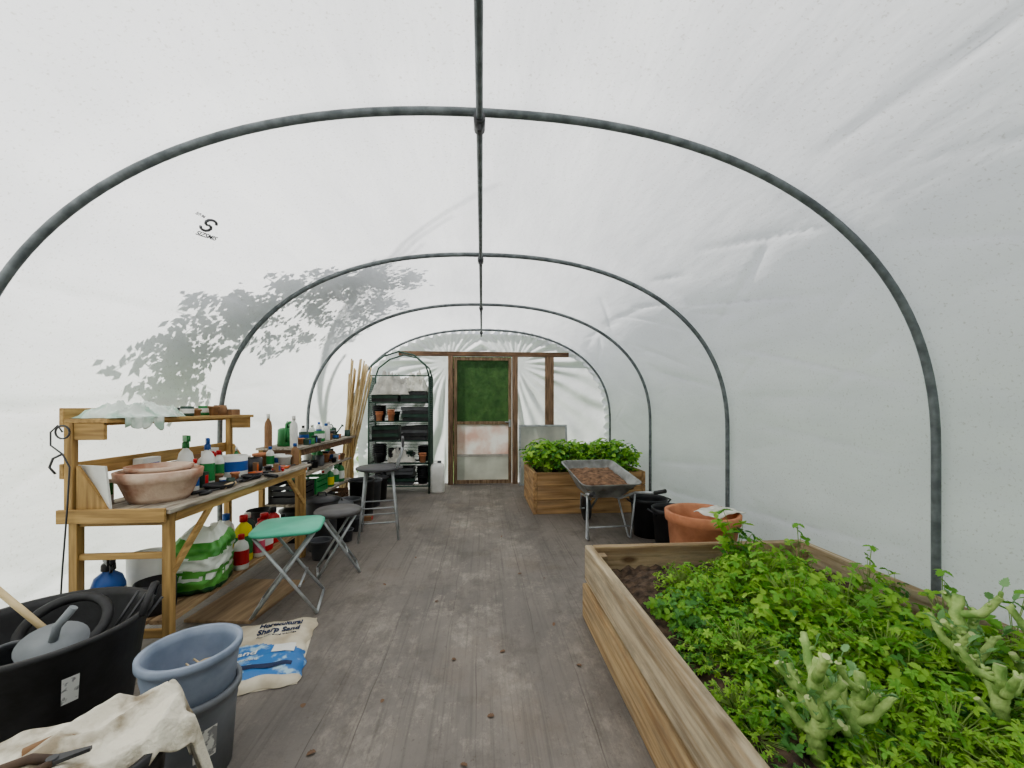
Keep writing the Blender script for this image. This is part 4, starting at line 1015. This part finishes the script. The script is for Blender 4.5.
bucket('black bucket draped with cream cloth',(CB[0],CB[1],0),.14,.12,.43,BLACK)
g=G()
def cloth(u,v):
    x=-.36+.66*u; y=-.14+.27*v
    z=.03*noise.noise(Vector((x*5,y*5,1)))+.030*(1-min(1,abs(noise.noise(Vector((x*5-y*3,y*6,4))))*4))+.006*noise.noise(Vector((x*30,y*30,4)))+.016+.10*max(0,x)
    if x>.17:
        q=x-.17; z-=q*2.0; x=.17+q*.45+.012*math.sin(y*45)
    if y<-.09: q=-.09-y; z-=q*1.2; y=-.09-q*.6
    if x<-.13: z-=(-.13-x)*.45
    return (x,y,z)
g.grid(cloth,120,64); o=g.obj('cream_cloth',CREAM,loc=(CB[0],CB[1],.435),rot=.82,solid=.004); tag(o,'dirty crumpled cream canvas cloth draped over the black bucket','cloth')
tool('secateurs','old brown rusted garden shears lying on the cloth',(CB[0]+.0,CB[1]-.08,.472),.5,M('rusty_brown',(110,90,74),(72,58,50),rough=.8),DMETAL,.17)
g=G(); g.tube([(0,0,0),(.05,.02,.006),(.09,.01,.0)],[.010,.013,.009],8); o=g.obj('wood_piece',BROWN,loc=(CB[0]-.11,CB[1]-.03,.466),rot=.2); tag(o,'short brown piece of wood on the cloth','wood')

# sand bag on the floor
bagE=E('sand_bag','cream and blue bag of horticultural sand lying on the matting','sand bag',(-1.11,2.12,0),.24)
BW,BL=.42,.60
def bh(x,y):
    a=2*x/BW; b=2*y/BL
    if abs(a)>=1 or abs(b)>=1: return .004
    e_=(1-a**4)*(1-b**6)
    f=1-min(1,abs(noise.noise(Vector((x*7,y*5,7))))*3.5)
    return .004+.045*e_**.6*(1-.2*b)+.008*noise.noise(Vector((x*12,y*12,3)))*e_+.006*f*e_
g=G(); g.grid(lambda u,v:((u-.5)*BW*(1+.05*math.sin(v*9)+.03*math.sin(v*31)),(v-.5)*BL*(1+.03*math.sin(u*17)),bh((u-.5)*BW,(v-.5)*BL)),54,76,mfn=lambda u,v:(1 if v<.46+.06*math.sin(u*5) and v>.06 else 0))
g.grid(lambda u,v:((.5-u)*BW,(v-.5)*BL,.002),4,4)
g.obj('bag_body',[M('sand_bag_cream',(220,212,192),(182,168,144),rough=.5,scale=7,detail=8),M('sand_bag_blue',(66,122,184),(168,196,212),rough=.5,scale=15,lo=.42,hi=.50,detail=8)],bagE)
NAVY=M('navy_ink',(40,54,88),(34,46,78))
cf=lambda x,y: bh(x,y)+.004
text('Horticultural',.040,NAVY,bagE,Matrix.Translation((.045,.195,0))@Matrix.Diagonal((1,1.4,1,1)),conform=cf,bold=.0012)
text('Sharp Sand',.046,NAVY,bagE,Matrix.Translation((.045,.130,0))@Matrix.Diagonal((1,1.4,1,1)),conform=cf,bold=.0012)
text('For improving drainage',.020,NAVY,bagE,Matrix.Translation((.045,.08,0)),conform=cf)
text('Sand',.06,WHITE,bagE,Matrix.Translation((-.06,-.08,0)),conform=cf,bold=.001)
text('for gardens',.028,WHITE,bagE,Matrix.Translation((-.05,-.14,0)),conform=cf)
g=G(); g.grid(lambda u,v:(.06+.1*u,-.10+.07*v,bh(.06+.1*u,-.10+.07*v)+.004),5,4); g.obj('printed_badge',WHITE,bagE)
g=G(); g.grid(lambda u,v:(-.17+.34*u,-.215+.03*v,bh(-.17+.34*u,-.215+.03*v)+.004),14,3); g.obj('printed_band',NAVY,bagE)

e=E('plastic_scoop','small lime green plastic scoop on the matting','scoop',(-1.44,2.16,0),.6)
g=G(); g.grid(lambda u,v:(.11*u,(v-.5)*.08,.004+.03*(2*v-1)**2),8,8); g.obj('scoop_blade',M('lime_plastic',(140,204,84),(116,180,62)),e,solid=.003)
g=G(); g.tube([(0,0,.012),(-.08,0,.014)],.009); g.obj('handle',GREENP,e)

for x,y in ((-.42,1.75),(-.15,2.0),(.12,2.05),(-.3,2.6),(.3,3.0),(-.6,1.5),(.05,1.62),(.42,2.3),(-.55,3.4),(.48,1.9),(-.7,2.9),(.2,3.9),(-.25,4.4),(.45,2.9),(-.05,1.4),(-.75,1.75)):
    g=G(); a=R.uniform(0,6); g.leaflet(Vector((0,0,.004)),Vector((math.cos(a),math.sin(a),0)),Vector((0,0,1)),R.uniform(.02,.038),R.uniform(.015,.025),0)
    o=g.obj('dead_leaf',M('dry_leaf',(128,100,76),(96,72,54)),loc=(x,y,0)); tag(o,'dry brown leaf fallen on the matting','leaf','dead leaves on the matting')

# ------------------------------------------------------------ light
w=bpy.data.worlds.new('World'); SC.world=w; w.use_nodes=True
nt=w.node_tree; n=nt.nodes; l=nt.links; bg=n['Background']
tc=n.new('ShaderNodeTexCoord'); sp=n.new('ShaderNodeSeparateXYZ'); l.new(tc.outputs['Generated'],sp.inputs[0])
cr=n.new('ShaderNodeValToRGB'); el=cr.color_ramp.elements
el[0].position=.0; el[0].color=(.40,.43,.47,1); el[1].position=.9; el[1].color=(.96,.98,1.0,1)
l.new(sp.outputs[2],cr.inputs['Fac'])
vm=n.new('ShaderNodeVectorMath'); vm.operation='DOT_PRODUCT'; vm.inputs[1].default_value=tuple(SD); l.new(tc.outputs['Generated'],vm.inputs[0])
mxm=n.new('ShaderNodeMath'); mxm.operation='MAXIMUM'; mxm.inputs[1].default_value=0; l.new(vm.outputs['Value'],mxm.inputs[0])
pw=n.new('ShaderNodeMath'); pw.operation='POWER'; pw.inputs[1].default_value=3; l.new(mxm.outputs[0],pw.inputs[0])
ma=n.new('ShaderNodeMath'); ma.operation='MULTIPLY_ADD'; ma.inputs[1].default_value=.3; ma.inputs[2].default_value=1.2; l.new(pw.outputs[0],ma.inputs[0])
l.new(cr.outputs[0],bg.inputs[0]); l.new(ma.outputs[0],bg.inputs[1])
sl=bpy.data.lights.new('sun','SUN'); sl.energy=7.0; sl.angle=.012; sl.color=(1,.965,.91)
so=bpy.data.objects.new('sun',sl); COL.objects.link(so); so.rotation_euler=SD.to_track_quat('Z','Y').to_euler(); so.location=(-6,4,8)

cam=bpy.data.cameras.new('camera'); co=bpy.data.objects.new('camera',cam); COL.objects.link(co)
cam.sensor_width=36; cam.lens=36*400/1024; cam.shift_y=24/1024; cam.clip_start=.02
co.location=(0,0,1.25); co.rotation_euler=(pi/2,0,math.radians(-4.3)); SC.camera=co
